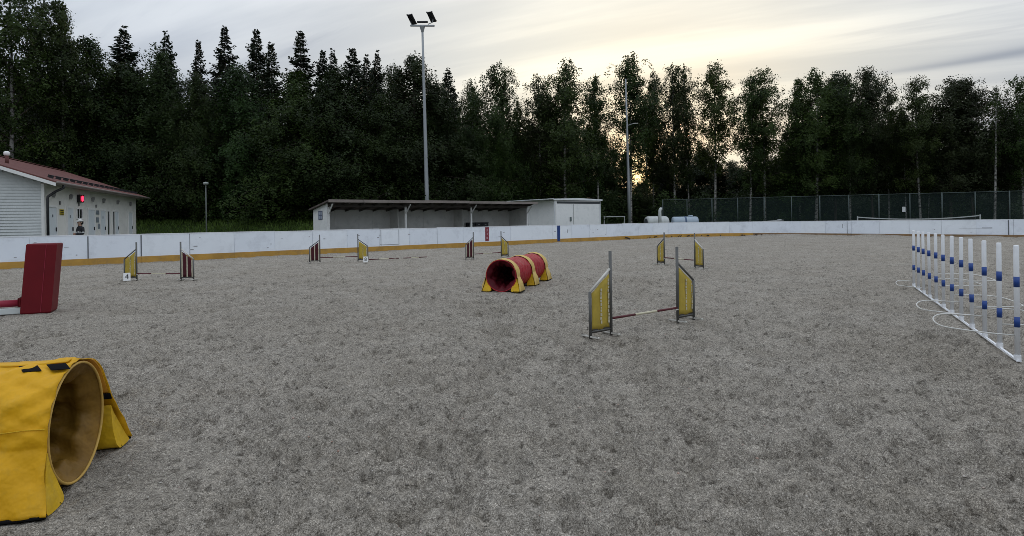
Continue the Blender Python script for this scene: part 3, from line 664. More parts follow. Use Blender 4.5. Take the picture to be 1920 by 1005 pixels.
# ------------------------------------------------------------------ masts and lamps
M_MAST = mat('mast_grey', (.33, .35, .36), .5, metal=.3, var=.10, vscale=1, stretch=(1, 1, .1))
M_LAMP = mat('floodlight_black', (.02, .02, .022), .5)
def build_mast_tall():
    b = A(802, 400, 46.5); root = empty('floodlight_mast', (b.x, b.y, 0), 0, 'tall grey floodlight mast with two black lamp heads behind the shelter', 'light mast')
    root.rotation_euler = (0, -.014, math.radians(-15)); H = 17.35
    MB().tube([(0, 0, 0), (0, 0, 4), (0, 0, 9), (0, 0, 14), (0, 0, H)], [.185, .165, .13, .10, .085], 14).build('pole', M_MAST, root, True)
    MB().tube([(0, 0, H-.55), (0, 0, H-.1)], [.09, .22], 10).build('pole_head', M_MAST, root)
    MB().box((0, 0, H+.0), (2.1, .12, .12), 0, 0, .12).build('crossarm', M_MAST, root)
    MB().box((0, .05, H+.32), (.9, .16, .12), 0, 0, .1).build('ballast_box', M_LAMP, root)
    for sx in (-1, 1):
        br = MB().tube([(sx*.50, 0, H+.06), (sx*.92, -.05, H+.16), (sx*.98, -.06, H+.42)], .035, 6).build('lamp_bracket', M_MAST, root)
        h = MB().box((sx*.86, -.1, H+.60), (.66, .92, .13), math.radians(-22), math.radians(-46), math.radians(8), bev=.04).build('lamp_head', M_LAMP, root)
        MB().box((sx*.86, -.055, H+.52), (.56, .76, .02), math.radians(-22), math.radians(-46), math.radians(8)).build('lamp_glass', mat('lamp_glass', (.06, .065, .065), .15), h)
def build_mast_far():
    b = A(1180.5, 412, 58); root = empty('floodlight_mast', (b.x, b.y, 0), 0, 'slim grey light mast standing against the birches right of the shed', 'light mast')
    root.rotation_euler = (0, -.012, 0); H = 15.6
    MB().tube([(0, 0, 0), (0, 0, 5), (0, 0, 10), (0, 0, H)], [.17, .145, .11, .07], 12).build('pole', M_MAST, root, True)
    MB().tube([(.05, 0, H-4.7), (.55, -.1, H-4.55)], .04, 6).build('lamp_arm', M_MAST, root)
    MB().box((.82, -.14, H-4.53), (.55, .22, .09), 0, 0, 0, bev=.03).build('lamp_head', mat('lamp_pale', (.55, .55, .52), .4), root)
def build_street_lamp():
    b = A(387, 428, 40); zb = gz(b.x, b.y); root = empty('park_lamp', (b.x, b.y, zb), 0, 'thin park lamp on the grass right of the clubhouse', 'lamp'); H = A(387, 347, 40).z-zb
    MB().tube([(0, 0, -.1), (0, 0, H)], [.045, .035], 8).build('pole', mat('lamp_pole_green', (.13, .14, .13), .6), root, True)
    MB().tube([(0, 0, H), (0, 0, H+.06), (0, 0, H+.17), (0, 0, H+.22)], [.05, .18, .18, .04], 12).build('lamp_head', mat('lamp_head_pale', (.30, .32, .30), .4), root, True)
build_mast_tall(); build_mast_far(); build_street_lamp()

# ------------------------------------------------------------------ things beyond the far boards
def net_material():
    m, nt, N, L, b = nodes('green_fence_netting')
    b.inputs['Base Color'].default_value = (.008, .024, .022, 1); b.inputs['Roughness'].default_value = .8
    tr = N.new('ShaderNodeBsdfTransparent'); mx = N.new('ShaderNodeMixShader'); mx.inputs[0].default_value = .40
    L.new(tr.outputs[0], mx.inputs[1]); L.new(b.outputs[0], mx.inputs[2]); L.new(mx.outputs[0], N['Material Output'].inputs[0]); return m
def build_fence():
    M_P = mat('fence_post_green', (.06, .08, .075), .6, var=.2)
    a = A(1243, 412, 64); c = A(1960, 412, 52); a.z = c.z = 0
    d = c-a; L_ = d.length; root = empty('mesh_fence', tuple(a), math.atan2(d.y, d.x), 'tall dark green mesh fence on posts behind the far boards', 'fence')
    n = 13; w = L_/n; H = 3.55; nm = net_material()
    for k in range(n+1):
        MB().tube([(w*k, 0, 0), (w*k, 0, H+.05)], .05 if k % 2 else .06, 8).build('post', M_P, root, True)
    for k in range(n):
        MB().tube([(w*k+.04, 0, H), (w*k+w-.04, 0, H)], .03, 6).build('top_rail', M_P, root)
        MB().grid(lambda u, v: (w*k+.06+(w-.12)*u, .05+.05*math.sin(u*3.1)*math.sin(v*3), .05+(H-.1)*v), 6, 5).build('netting', nm, root)
    p = root.matrix_basis @ Vector((w*8.8, -.03, 2.05))
    # white sign on the netting
    t = empty('fence_sign', tuple(p), math.atan2(d.y, d.x), 'small white plate hanging on the green mesh fence', 'sign')
    MB().box((0, -.03, 0), (.28, .02, .50), bev=.006).build('plate', mat('plate_white', (.62, .63, .62), .5), t); MB().tube([(0, 0, .2), (0, .06, .34)], .01, 5).build('hook', M_P, t)
build_fence()
def build_far_things():
    M_WHT = mat('tube_white', (.42, .43, .42), .5, var=.1); M_NET = mat('net_dark', (.03, .035, .035), .9)
    a = A(1133, 415, 57); b = A(1171, 414, 57)
    t = empty('goal_frame', (a.x, a.y, 0), 0, 'small white football goal frame left of the slim mast', 'goal'); w = b.x-a.x; h = 1.5+(411-406.5)/1080*57
    MB().tube([(0, 0, 0), (0, 0, h)], .05, 8).build('goal_post', M_WHT, t); MB().tube([(w, 0, 0), (w, 0, h)], .05, 8).build('goal_post', M_WHT, t); MB().tube([(-.05, 0, h), (w+.05, 0, h)], .05, 8).build('crossbar', M_WHT, t)
    MB().tube([(0, .9, 0), (0, 0, h)], .03, 6).build('back_stay', M_WHT, t); MB().tube([(w, .9, 0), (w, 0, h)], .03, 6).build('back_stay', M_WHT, t)
    # a court net with sagging white tape
    a = A(1608, 415, 46); b = A(1838, 414, 44.5); d = Vector((b.x-a.x, b.y-a.y, 0)); L_ = d.length; h = 1.5-(405.8-404.5)/1080*46
    t = empty('court_net', (a.x, a.y, 0), math.atan2(d.y, d.x), 'sagging court net with white tape and posts in front of the mesh fence', 'net')
    for x in (0, L_): MB().tube([(x, 0, 0), (x, 0, h+.02)], .05, 8).build('net_post', M_WHT, t)
    def sag(u): return h-.05-.22*4*u*(1-u)
    V = []; F = []
    for k in range(25):
        u = k/24; V += [(L_*u, -.012, sag(u)-.05), (L_*u, -.012, sag(u)+.03), (L_*u, .012, sag(u)+.03), (L_*u, .012, sag(u)-.05)]
    for k in range(24):
        for j in range(4): F.append((k*4+j, k*4+(j+1) % 4, k*4+4+(j+1) % 4, k*4+4+j))
    MB().add(V, F).build('tape', M_WHT, t)
    nm, nt, N, L, bb = nodes('court_netting'); bb.inputs['Base Color'].default_value = (.02, .022, .022, 1)
    tr = N.new('ShaderNodeBsdfTransparent'); mx = N.new('ShaderNodeMixShader'); mx.inputs[0].default_value = .35; L.new(tr.outputs[0], mx.inputs[1]); L.new(bb.outputs[0], mx.inputs[2]); L.new(mx.outputs[0], N['Material Output'].inputs[0])
    MB().grid(lambda u, v: (L_*u, .03, .1+(sag(u)-.16)*v), 25, 4).build('netting', nm, t)
    # tanks
    M_TANK = mat('tank_pale', (.58, .60, .58), .5, var=.12, vscale=2, dirt=(.35, .35, .33), dirt_amt=.5); M_TB = mat('tank_blue_grey', (.36, .43, .50), .4, var=.1, vscale=2); M_D = mat('tank_dark_end', (.10, .11, .12), .7)
    def tank(px, py, d, L_, R, rz, m, name, label, band=False, dark_end=False):
        p = A(px, py, d); zc = p.z-R; t = empty(name, (p.x, p.y, 0), rz, label, 'tank')
        xs = [-L_/2, -L_/2+.05, -L_/2+.2, L_/2-.2, L_/2-.05, L_/2]
        MB().tube([(x, 0, zc) for x in xs], [R*.55, R*.88, R, R, R*.88, R*.55], 20).build('shell', m, t, True)
        for q in (-.3, .3): MB().box((L_*q, 0, (zc-R*.6)/2), (.2, R*1.4, zc-R*.6)).build('cradle', M_D, t)
        if band: MB().tube([(-.08, 0, zc), (.08, 0, zc)], R+.025, 20).build('strap', mat('strap_blue', (.08, .12, .2), .6), t); MB().tube([(L_*.22, 0, zc+R*.9), (L_*.22, 0, zc+R+.14)], .22, 12).build('hatch', m, t, True)
        if dark_end: MB().tube([(-L_/2-.03, 0, zc), (-L_/2+.04, 0, zc)], R*.6, 16).build('end_plate', M_D, t)
    tank(1231, 405.2, 57, 2.3, .62, .25, M_TANK, 'storage_tank', 'white storage tank lying behind the boards beside the slim mast', False, True)
    tank(1284, 406.0, 57, 2.55, .58, -.05, M_TB, 'storage_tank', 'blue grey storage tank with a dark strap, right of the white tank', True)
    p = A(1237, 400, 55.6); t = empty('vent_cowl', (p.x, p.y, 0), .4, 'white pipe with a curved cowl in front of the white tank', 'vent pipe')
    top = p.z+.28
    MB().tube([(0, 0, 0), (0, 0, top-.2), (.02, 0, top), (.10, 0, top+.12), (.22, 0, top+.15)], [.17, .16, .15, .16, .17], 12).build('pipe', M_TANK, t, True)
    MB().tube([(.20, 0, top+.13), (.26, 0, top+.15)], [.2, .2], 12).build('cowl_rim', M_D, t)
    # a pale plank propped behind the end boards
    p = A(1449, 414.0, 50.5); t = empty('propped_plank', (p.x, p.y, 0), -.1, 'pale plank propped on a trestle just above the far boards', 'plank')
    MB().box((0, 0, p.z), (1.7, .5, .04), 0, 0, -.06).build('plank', M_WHT, t)
    for x in (-.55, .55): MB().box((x, 0, (p.z-.06)/2), (.07, .4, p.z-.07)).build('trestle_leg', M_D, t)
    MB().box((.55, 0, p.z+.07), (.32, .3, .08), bev=.02).build('block', M_WHT, t)
build_far_things()

# ------------------------------------------------------------------ agility jumps
M_TUBE = mat('jump_tube_grey', (.10, .10, .094), .5, metal=.2, var=.2, vscale=3)
M_TUBEL = mat('jump_tube_light', (.52, .50, .45), .45, var=.1)
M_YEL = mat('jump_cloth_yellow', (.44, .32, .045), .75, var=.16, vscale=5, dirt=(.26, .20, .06), dirt_amt=.45, bump=.15, bscale=14)
M_RED = mat('jump_cloth_red', (.060, .005, .010), .75, var=.2, vscale=5, bump=.1, bscale=14)
M_PALE = mat('cloth_pale_print', (.50, .46, .34), .8, var=.15, vscale=20)
M_HEM = mat('cloth_dark_hem', (.045, .038, .03), .8)
M_BARR = mat('bar_red', (.085, .008, .012), .5, var=.2); M_BARW = mat('bar_cream', (.52, .48, .34), .5, var=.1)
M_FOOT = mat('foot_pale', (.50, .48, .43), .6, var=.15)
def wing(root, x_in, sgn, kind, w=.37, H=1.07, flip_rail=False):
    x_out = x_in+sgn*w; zi, zo = .845, .575
    e = empty('wing', (0, 0, 0)); e.parent = root
    MB().tube([(x_in, 0, .0), (x_in, 0, H)], .021, 10).build('tall_upright', M_TUBE, e, True)
    MB().tube([(x_out, 0, 0), (x_out, 0, zo+.012)], .02, 10).build('short_upright', M_TUBE, e, True)
    MB().tube([(x_in+sgn*.015, 0, zi+.01), (x_out, 0, zo+.012)], .016, 8).build('top_rail', M_TUBEL if flip_rail else M_TUBE, e, True)
    MB().tube([(x_in, 0, .085), (x_out, 0, .085)], .012, 8).build('bottom_rail', M_TUBE, e, True)
    for x in (x_in, x_out): MB().box((x, 0, .026), (.05, .32, .028), bev=.008).build('foot', M_FOOT, e)
    def z_top(x): return zi-.01+(zo-zi)*abs(x-x_in)/w
    def cloth(xa, xb, m, nm, z0=.10, y=0.0):
        def fn(u, v):
            x = xa+(xb-xa)*u; zt = z_top(x)-.02
            return (x, y+.006*math.sin(u*9+v*4)+.004*math.sin(v*13), z0+(zt-z0)*v)
        return MB().grid(fn, 7, 9).build(nm, m, e, True, None, .006)
    i, o = x_in+sgn*.03, x_out-sgn*.028
    if kind == 'yellow':
        c = cloth(i, o, M_YEL, 'cloth_panel')
        MB().box(((i+o)/2, 0, .088), (abs(o-i)*.98, .016, .05), bev=.004).build('hem', M_HEM, c)
        for xx, ww in (((i+o)/2, .030), (o-sgn*.02 if sgn > 0 else i-.02, .026)):
            rr = random.Random(int(abs(xx)*1000)); z = .17
            while z < z_top(xx)-.08:
                h = rr.uniform(.02, .045)
                for s_ in (-1, 1): MB().box((xx+rr.uniform(-.006, .006), s_*.011, z+h/2), (ww*rr.uniform(.6, 1), .003, h)).build('faded_print', M_PALE, c)
                z += h+rr.uniform(.008, .016)
    else:
        w3 = abs(o-i)
        cloth(i+sgn*.03, i+sgn*w3*.44, M_RED, 'cloth_strip'); cloth(i+sgn*w3*.56, o-sgn*.03, M_RED, 'cloth_strip')
        for f in (.02, .5, .98):
            x = i+sgn*w3*f; MB().box((x, 0, (.09+z_top(x)-.03)/2), (.03, .012, z_top(x)-.03-.09)).build('pale_strip', M_PALE, e)
        MB().box(((i+o)/2, 0, .082), (w3, .016, .03)).build('hem', M_HEM, e)
    return e
def bar(root, x0, x1, z, cup=True):
    e = empty('bar', (0, 0, 0)); e.parent = root; n = 3; w = (x1-x0)/n
    for k in range(n):
        MB().tube([(x0+w*k+.001, 0, z), (x0+w*k+w-.001, 0, z)], .0155, 10).build('bar_section', M_BARW if k % 2 else M_BARR, e, True)
    if cup:
        for x, s in ((x0, 1), (x1, -1)): MB().box((x+s*.012, 0, z-.022), (.05, .05, .02), bev=.004).build('bar_cup', M_TUBEL, e)
def jump(pl, pr, kl, kr, label, zbar=.21, H=1.07, light=(False, False), group='dog agility jumps on the sand'):
    a, b = G(*pl), G(*pr); d = b-a; L_ = d.length; c = (a+b)/2
    root = empty('agility_jump', (c.x, c.y, 0), math.atan2(d.y, d.x), label, 'jump', group)
    wing(root, -L_/2, -1, kl, H=H, flip_rail=light[0]); wing(root, L_/2, 1, kr, H=H, flip_rail=light[1])
    bar(root, -L_/2+.02, L_/2-.02, zbar); return root
JN = jump((1146, 628), (1271, 605), 'yellow', 'yellow', 'nearest agility jump with two yellow wings and a red and cream bar', .215, 1.09, (True, False))
jump((1246, 497), (1303, 503), 'yellow', 'yellow', 'far agility jump with two yellow wings, beyond the nearest jump', .24, 1.05, (False, True))
J8 = jump((888, 486), (940, 482.5), 'red', 'yellow', 'agility jump with dark red left and yellow right wing, just behind the red tunnel', .2)
J6 = jump((600, 493), (671.5, 490.5), 'red', 'yellow', 'agility jump with dark red left wing, a white number plate by its yellow right wing', .2)
J4 = jump((256.5, 526), (339.5, 526), 'yellow', 'red', 'agility jump with yellow left and dark red right wing, left of the others', .19, 1.05, (False, True))
def text_mesh(s, size):
    cu = bpy.data.curves.new('t', 'FONT'); cu.body = s; cu.size = size; cu.align_x = 'CENTER'; cu.align_y = 'CENTER'; cu.extrude = .001
    o = bpy.data.objects.new('t', cu); COL.objects.link(o); dg = bpy.context.evaluated_depsgraph_get(); me = bpy.data.meshes.new_from_object(o.evaluated_get(dg)); bpy.data.objects.remove(o); return me
def number_plate(px, py, s, label):
    p = G(px, py); to = Vector((-p.x, -p.y, 0)).normalized(); p = p+to*.22; rz = math.atan2(to.y, to.x)+math.pi/2
    t = empty('number_plate', tuple(p), rz, label, 'number sign', 'white course number plates')
    pl = MB().box((0, .04, .115), (.17, .012, .22), 0, -.25, bev=.004).build('plate', mat('plate_plastic_white', (.78, .78, .76), .5, var=.03), t)
    MB().box((0, .09, .10), (.15, .012, .20), 0, .3, bev=.004).build('back_leaf', MATS['plate_plastic_white'], t)
    me = text_mesh(s, .19); me.materials.append(mat('print_black', (.01, .01, .01), .6))
    d = link('digit', me, pl); d.rotation_euler = (math.pi/2-.25, 0, 0); d.location = (0, .032, .115)
number_plate(238, 526, '4', 'white plate with black number 4 leaning by the left jump')
number_plate(685.5, 491.5, '8', 'white number plate standing before the yellow wing of the second jump from the left')
def ground_pole(p0, p1, label):
    a, b = G(*p0), G(*p1); d = b-a; L_ = d.length; t = empty('ground_pole', (a.x, a.y, .02), math.atan2(d.y, d.x), label, 'pole', 'striped poles lying on the sand')
    for k in range(3): MB().tube([(L_*k/3, 0, 0), (L_*(k+1)/3-.002, 0, 0)], .018, 8).build('pole_section', M_BARW if k == 1 else M_BARR, t, True)
ground_pole((692, 487.5), (748, 485), 'striped pole lying on sand right of the white number plate')
ground_pole((756, 485), (800, 482.5), 'striped pole lying on sand midway between the two far jumps')

# ------------------------------------------------------------------ tunnels
def cloth_mat(name, col, var, rough=.62, dirt=None, bump=.5):
    return mat(name, col, rough, var=var, vscale=3.5, dirt=dirt, dirt_amt=.45, bump=bump*.7, bscale=3.2, spec=.22, bdist=.06)
M_TY = cloth_mat('tunnel_cover_yellow', (.64, .335, .006), .16, .55, (.38, .24, .03), 1.0)
M_TYB = cloth_mat('sandbag_yellow', (.60, .365, .014), .18, .6, (.38, .27, .06), 1.0)
M_TO = cloth_mat('cover_inside_backlit', (.55, .24, .02), .12, .55)  # inside of the yellow cover, backlight put into the colour
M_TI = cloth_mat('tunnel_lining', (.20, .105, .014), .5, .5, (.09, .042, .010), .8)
M_RIM = mat('tunnel_rim', (.50, .31, .07), .6, var=.2, vscale=6)
M_TBK = mat('strap_black', (.009, .009, .010), .95, spec=.05)
M_TR = cloth_mat('tunnel_red', (.30, .010, .018), .2, .45, (.36, .10, .10), .5)
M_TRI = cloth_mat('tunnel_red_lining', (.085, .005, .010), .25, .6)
M_STRAPY = cloth_mat('strap_yellow', (.56, .40, .13), .15, .6, (.5, .38, .22), .4)
def wr(a, b, c, s): return math.sin(a*3.1+s)*math.sin(b*4.3+s*2)*.5+math.sin(a*7.7+b*5.1+s*3)*.35+math.sin(b*11.3-a*4.7+c)*.25
def tunnel_tube(root, R, L_, outer, inner, seed, wrinkle=.012, rib=.16):
    """skin of cloth over hoops: local x runs along the tunnel from the mouth (x=0) inward to x=-L"""
    def skin(rr, s):
        def fn(u, v):
            a = u*2*math.pi; x = -L_*v; hoop = .5-.5*math.cos(2*math.pi*x/rib)
            if rr < R-.02: rr_ = R-.006-(R-.006-rr)*min(1, -x/.10)
            else: rr_ = rr
            fold = .042*abs(math.sin(a*3.5+1.4*math.sin(x*7+s)+s))**4+.018*abs(math.sin(a*8+2*math.sin(x*11)))**6 if rr < R-.02 else 0
            r = rr_-(.028 if rr < R-.02 else .012)*hoop-fold*min(1, -x/.08)+wrinkle*wr(a*1.5, x*6, a, s)*(.3+hoop)*min(1, .25-x/.1)
            z = R+r*math.sin(a); return (x, r*math.cos(a), max(z, .012))
        return fn
    n = int(L_/.035)
    MB().grid(skin(R, seed), 56, n, True).build('tunnel_skin', outer, root, True)
    wrinkle *= 1.9
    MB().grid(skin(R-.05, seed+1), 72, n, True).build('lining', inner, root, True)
def tent_line(R, sp, n):
    """the far slope of the cover, standing off the tunnel: points (y, z, share of the way down)"""
    P = [Vector((( R+.014)*math.cos(math.radians(80)), R+(R+.014)*math.sin(math.radians(80)))), Vector((.20, .675)), Vector((.315, .585)), Vector((.44, .38)), Vector((sp, .014))]
    D = [0]
    for a, b in zip(P, P[1:]): D.append(D[-1]+(b-a).length)
    out = []
    for k in range(n+1):
        d = D[-1]*k/n; i = max(j for j in range(4) if D[j] <= d+1e-9); t = (d-D[i])/(D[i+1]-D[i]); q = P[i].lerp(P[i+1], t); out.append((q.x, q.y, k/n))
    return out
def saddle(root, x0, x1, R, spread_l, spread_r, mcover, mbag, seed, name, flare=.14, bulge=.012, tent=False):
    """weighted strap: cloth over the top of the tunnel hanging down to a sandbag on each side; y<0 is one side, y>0 the other"""
    e = empty(name, (0, 0, 0)); e.parent = root
    Rc = R+.014
    def side(sp, ang):                    # from where the cloth leaves the tunnel straight down to the ground
        yd, zd = Rc*math.cos(ang), R+Rc*math.sin(ang); return yd, zd, [(yd+(sp-yd)*f, zd+(.014-zd)*f, f) for f in (.12, .25, .4, .55, .7, .85, 1.0)]
    ar = math.radians(80 if tent else -4); al = math.radians(-4)
    yr_, zr_, pr_ = side(spread_r, ar); yl_, zl_, pl_ = side(spread_l, al)
    if tent: pr_ = tent_line(R, spread_r, 12)[1:]; yr_, zr_ = .44, .38
    prof = [(Rc*math.cos(ar+(math.pi-al-ar)*k/26), R+Rc*math.sin(ar+(math.pi-al-ar)*k/26), 0) for k in range(27)]
    full = pr_[::-1]+prof+[(-y, z, f) for y, z, f in pl_]
    m = len(full); fl = flare; xm = (x0+x1)/2
    def fn(u, v):
        f = u*(m-1); i = min(int(f), m-2); t = f-i; a, b = full[i], full[i+1]
        y = a[0]+(b[0]-a[0])*t; z = a[1]+(b[1]-a[1])*t; k = a[2]+(b[2]-a[2])*t
        x = xm+(x0+(x1-x0)*v-xm)*(1+fl*k*k)
        w = (.008*wr(u*9, v*5, v*3, seed)+.010*k*wr(u*17, v*9, v*5, seed+4)+.010*abs(math.sin(u*13+v*5+seed))**8-.008*abs(math.sin(u*19-v*7))**10)*(1.3 if x1-x0 > .5 else .7)
        w += bulge*math.sin(math.pi*min(1, k))*(1-(2*v-1)**4); n_ = Vector((0, y, (z-R) if k == 0 else .3*abs(y))).normalized()
        return (x, y+n_.y*w, max(z+n_.z*w, .012))
    MB().grid(fn, m*3, 25).build('strap_cover', mcover, e, True, None, .006)
    for sgn, sp, yd, zd in ((1, spread_r, yr_, zr_), (-1, spread_l, yl_, zl_)):
        def ly(z, off): return yd+(sp-yd)*(zd-z)/(zd-.014)-off
        zt = min(.30, zd-.03); sec = [(ly(zt, .022), zt), (ly(.2, .024), .2), (ly(.1, .022), .1), (ly(.03, .018), .028), (sp-.035, .006), (sp-.16, .006), (sp-.205, .03), (ly(.12, .15), .12), (ly(zt-.06, .06), zt-.06)]
        w0 = x1-x0
        def bag(u, v, sgn=sgn, sec=sec, zd=zd):
            n = len(sec); f = u*n; i = int(f) % n; t = f-int(f); p = [Vector((*sec[(i+q) % n], 0)) for q in (-1, 0, 1, 2)]
            c = .5*((2*p[1])+(p[2]-p[0])*t+(2*p[0]-5*p[1]+4*p[2]-p[3])*t*t+(3*p[1]-p[0]-3*p[2]+p[3])*t**3)
            s = v*2-1; wv = .005*wr(u*8, s*3, u*5, seed+sgn); k = max(0, min(1, (zd-c.y)/zd))
            yy = c.x+wv+(bulge*.8*math.sin(math.pi*k)*(1-s**4) if c.x > sec[0][0] else 0)
            return (xm+s*(w0*(1+fl*k*k)/2-.004), sgn*yy, max(c.y+wv*.4, .004))
        b = MB().grid(bag, 36, 13, True).build('sandbag', mbag, e, True)
        for q in (0, 1): MB().add([bag(k/36, q) for k in range(36)], [tuple(range(36))]).build('bag_end', mbag, b)
        MB().box((xm, sgn*(sp-.075), .010), (w0*(1+fl)*.99, .17, .018), bev=.005).build('base_strip', M_TBK, b)
    return e
def build_near_tunnel():
    R = .345; c = G(118, 913); c = Vector((-2.60, 3.42, 0)); root = empty('agility_tunnel', tuple(c), math.radians(15), 'big yellow tunnel mouth with brown lining at the lower left corner', 'tunnel')
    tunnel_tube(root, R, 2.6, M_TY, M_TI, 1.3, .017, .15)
    MB().tube([(.004, (R-.003)*math.cos(2*math.pi*k/48), R+(R-.003)*math.sin(2*math.pi*k/48)) for k in range(48)], .008, 8, closed=True).build('mouth_rim', M_RIM, root, True)
    e = saddle(root, -.72, .010, R, .50, .64, M_TY, M_TYB, 2.2, 'saddle_cover', .16, .010, True)
    for q in range(2):
        aa = math.radians((196, 168)[q]); MB().tube([(-.70+.70*k/8, (R+.022)*math.cos(aa), R+(R+.022)*math.sin(aa)+.003*math.sin(k*2)) for k in range(9)], .0028, 5).build('seam', M_TYB, e)
    # black fastening patches on top and a strap across the far slope of the cover
    for xa, xb, aa in ((-.25, -.16, 102), (-.115, -.02, 102)):
        V = []; F = []
        for i in range(5):
            a = math.radians(aa+i*2.6)
            for x in (xa+.05*(i/4), xb+.05*(i/4)): V.append((x, (R+.026)*math.cos(a), R+(R+.026)*math.sin(a)))
        for i in range(4): F.append((i*2, i*2+1, i*2+3, i*2+2))
        MB().add(V, F).build('fastener', M_TBK, e, False, None, .004)
    TL = tent_line(R, .64, 60)
    def tent(q, o): i = min(60, int(round(q*60))); return TL[i][0]-o, TL[i][1]-o*.5       # just inside the far slope of the cover
    def fl(u, v):
        y, z = tent(.14+.40*u, .011); return (-.34+.352*v, y, z+.004*math.sin(u*7))
    MB().grid(fl, 16, 6).build('backlit_cover_face', M_TO, e, True, None, .006)  # cover's inner face, light coming through the cloth painted in as orange
    def st(u, v):
        y, z = tent(.53+.05*v, .018); return (-.34+.365*u, y, z)
    MB().grid(st, 5, 4).build('black_strap', M_TBK, e, True, None, .006)
    def lap(u, v):
        a = math.radians(86+v*13); r = R+.024; return (-.62+.60*u, r*math.cos(a), R+r*math.sin(a)+.004*math.sin(u*7))
    MB().grid(lap, 10, 4).build('top_lap', M_TY, e, True, None, .006)
build_near_tunnel()
def build_far_tunnel():
    R = .335; m = G(940, 547); e_ = G(1003, 523); d = Vector((e_.x-m.x, e_.y-m.y, 0)); L_ = d.length
    root = empty('agility_tunnel', tuple(m), math.atan2(-d.y, -d.x), 'dark red tunnel held down by three yellow sandbag straps in mid arena', 'tunnel')
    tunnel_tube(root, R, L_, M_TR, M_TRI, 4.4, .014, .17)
    MB().tube([(.004, (R-.003)*math.cos(2*math.pi*k/40), R+(R-.003)*math.sin(2*math.pi*k/40)) for k in range(40)], .010, 8, closed=True).build('mouth_rim', M_TR, root, True)
    for x0, x1, s in ((-.24, -.01, 1.1), (-1.45, -1.20, 2.7), (-L_+.02, -L_+.27, 3.9)): saddle(root, x0, x1, R, .43, .43, M_STRAPY, M_TYB, s, 'weight_strap', .6, .035)
    t = G(1011, 525.5); t2 = empty('number_plate', tuple(t), .2, 'small white marker plate standing beside the red tunnel', 'number sign', 'white course number plates')
    MB().box((0, 0, .12), (.10, .012, .24), 0, -.2, bev=.004).build('plate', MATS['plate_plastic_white'], t2); MB().box((0, .05, .1), (.10, .012, .2), 0, .3, bev=.004).build('back_leaf', MATS['plate_plastic_white'], t2)
build_far_tunnel()

# ------------------------------------------------------------------ wall jump at the left edge
def build_wall_jump():
    M_P = mat('padded_red_vinyl', (.135, .003, .008), .55, var=.15, vscale=2, bump=.15, bscale=5, spec=.25); M_BAR = mat('padded_bar_red', (.30, .02, .045), .5, var=.15)
    M_WB = mat('white_base_board', (.56, .60, .58), .6, var=.1)
    c = G(96, 586); root = empty('wall_jump', (c.x, c.y, 0), math.radians(27), 'tall dark red padded pillar with a low red bar at the left edge', 'wall jump')
    # local x along the bar (to the right), pillar occupies x in -.46..0
    def pillar(x0, x1, nm):
        V = []
        for z, sh in ((0, 0), (.02, 0), (1.19, .09), (1.21, .09)):
            k = .012 if z in (0, 1.21) else 0
            for x, y in ((x0+k, k), (x1-k, k), (x1-k, .44-k), (x0+k, .44-k)): V.append((x+sh, y+sh*.3, z))
        F = [(3, 2, 1, 0), (12, 13, 14, 15)]+[(r*4+i, r*4+(i+1) % 4, r*4+4+(i+1) % 4, r*4+4+i) for r in range(3) for i in range(4)]
        o = MB().add(V, F).build(nm, M_P, root); return fixn(o)
    p = pillar(-.43, 0, 'pillar')
    for x in (-.15,): MB().tube([(x+.001, -.003, .02), (x+.09, .024, 1.19)], .004, 5).build('seam', M_BAR, p)
    pillar(-2.05, -1.57, 'pillar')
    MB().tube([(-1.56, .16, .185), (-.44, .16, .185)], .062, 14).build('padded_bar', M_BAR, root, True)
    MB().box((-1.0, .14, .055), (1.12, .10, .105), bev=.008).build('base_board', M_WB, root)
    MB().box((-.455, .16, .2), (.05, .16, .16), bev=.01).build('bar_cup', M_P, root)
build_wall_jump()

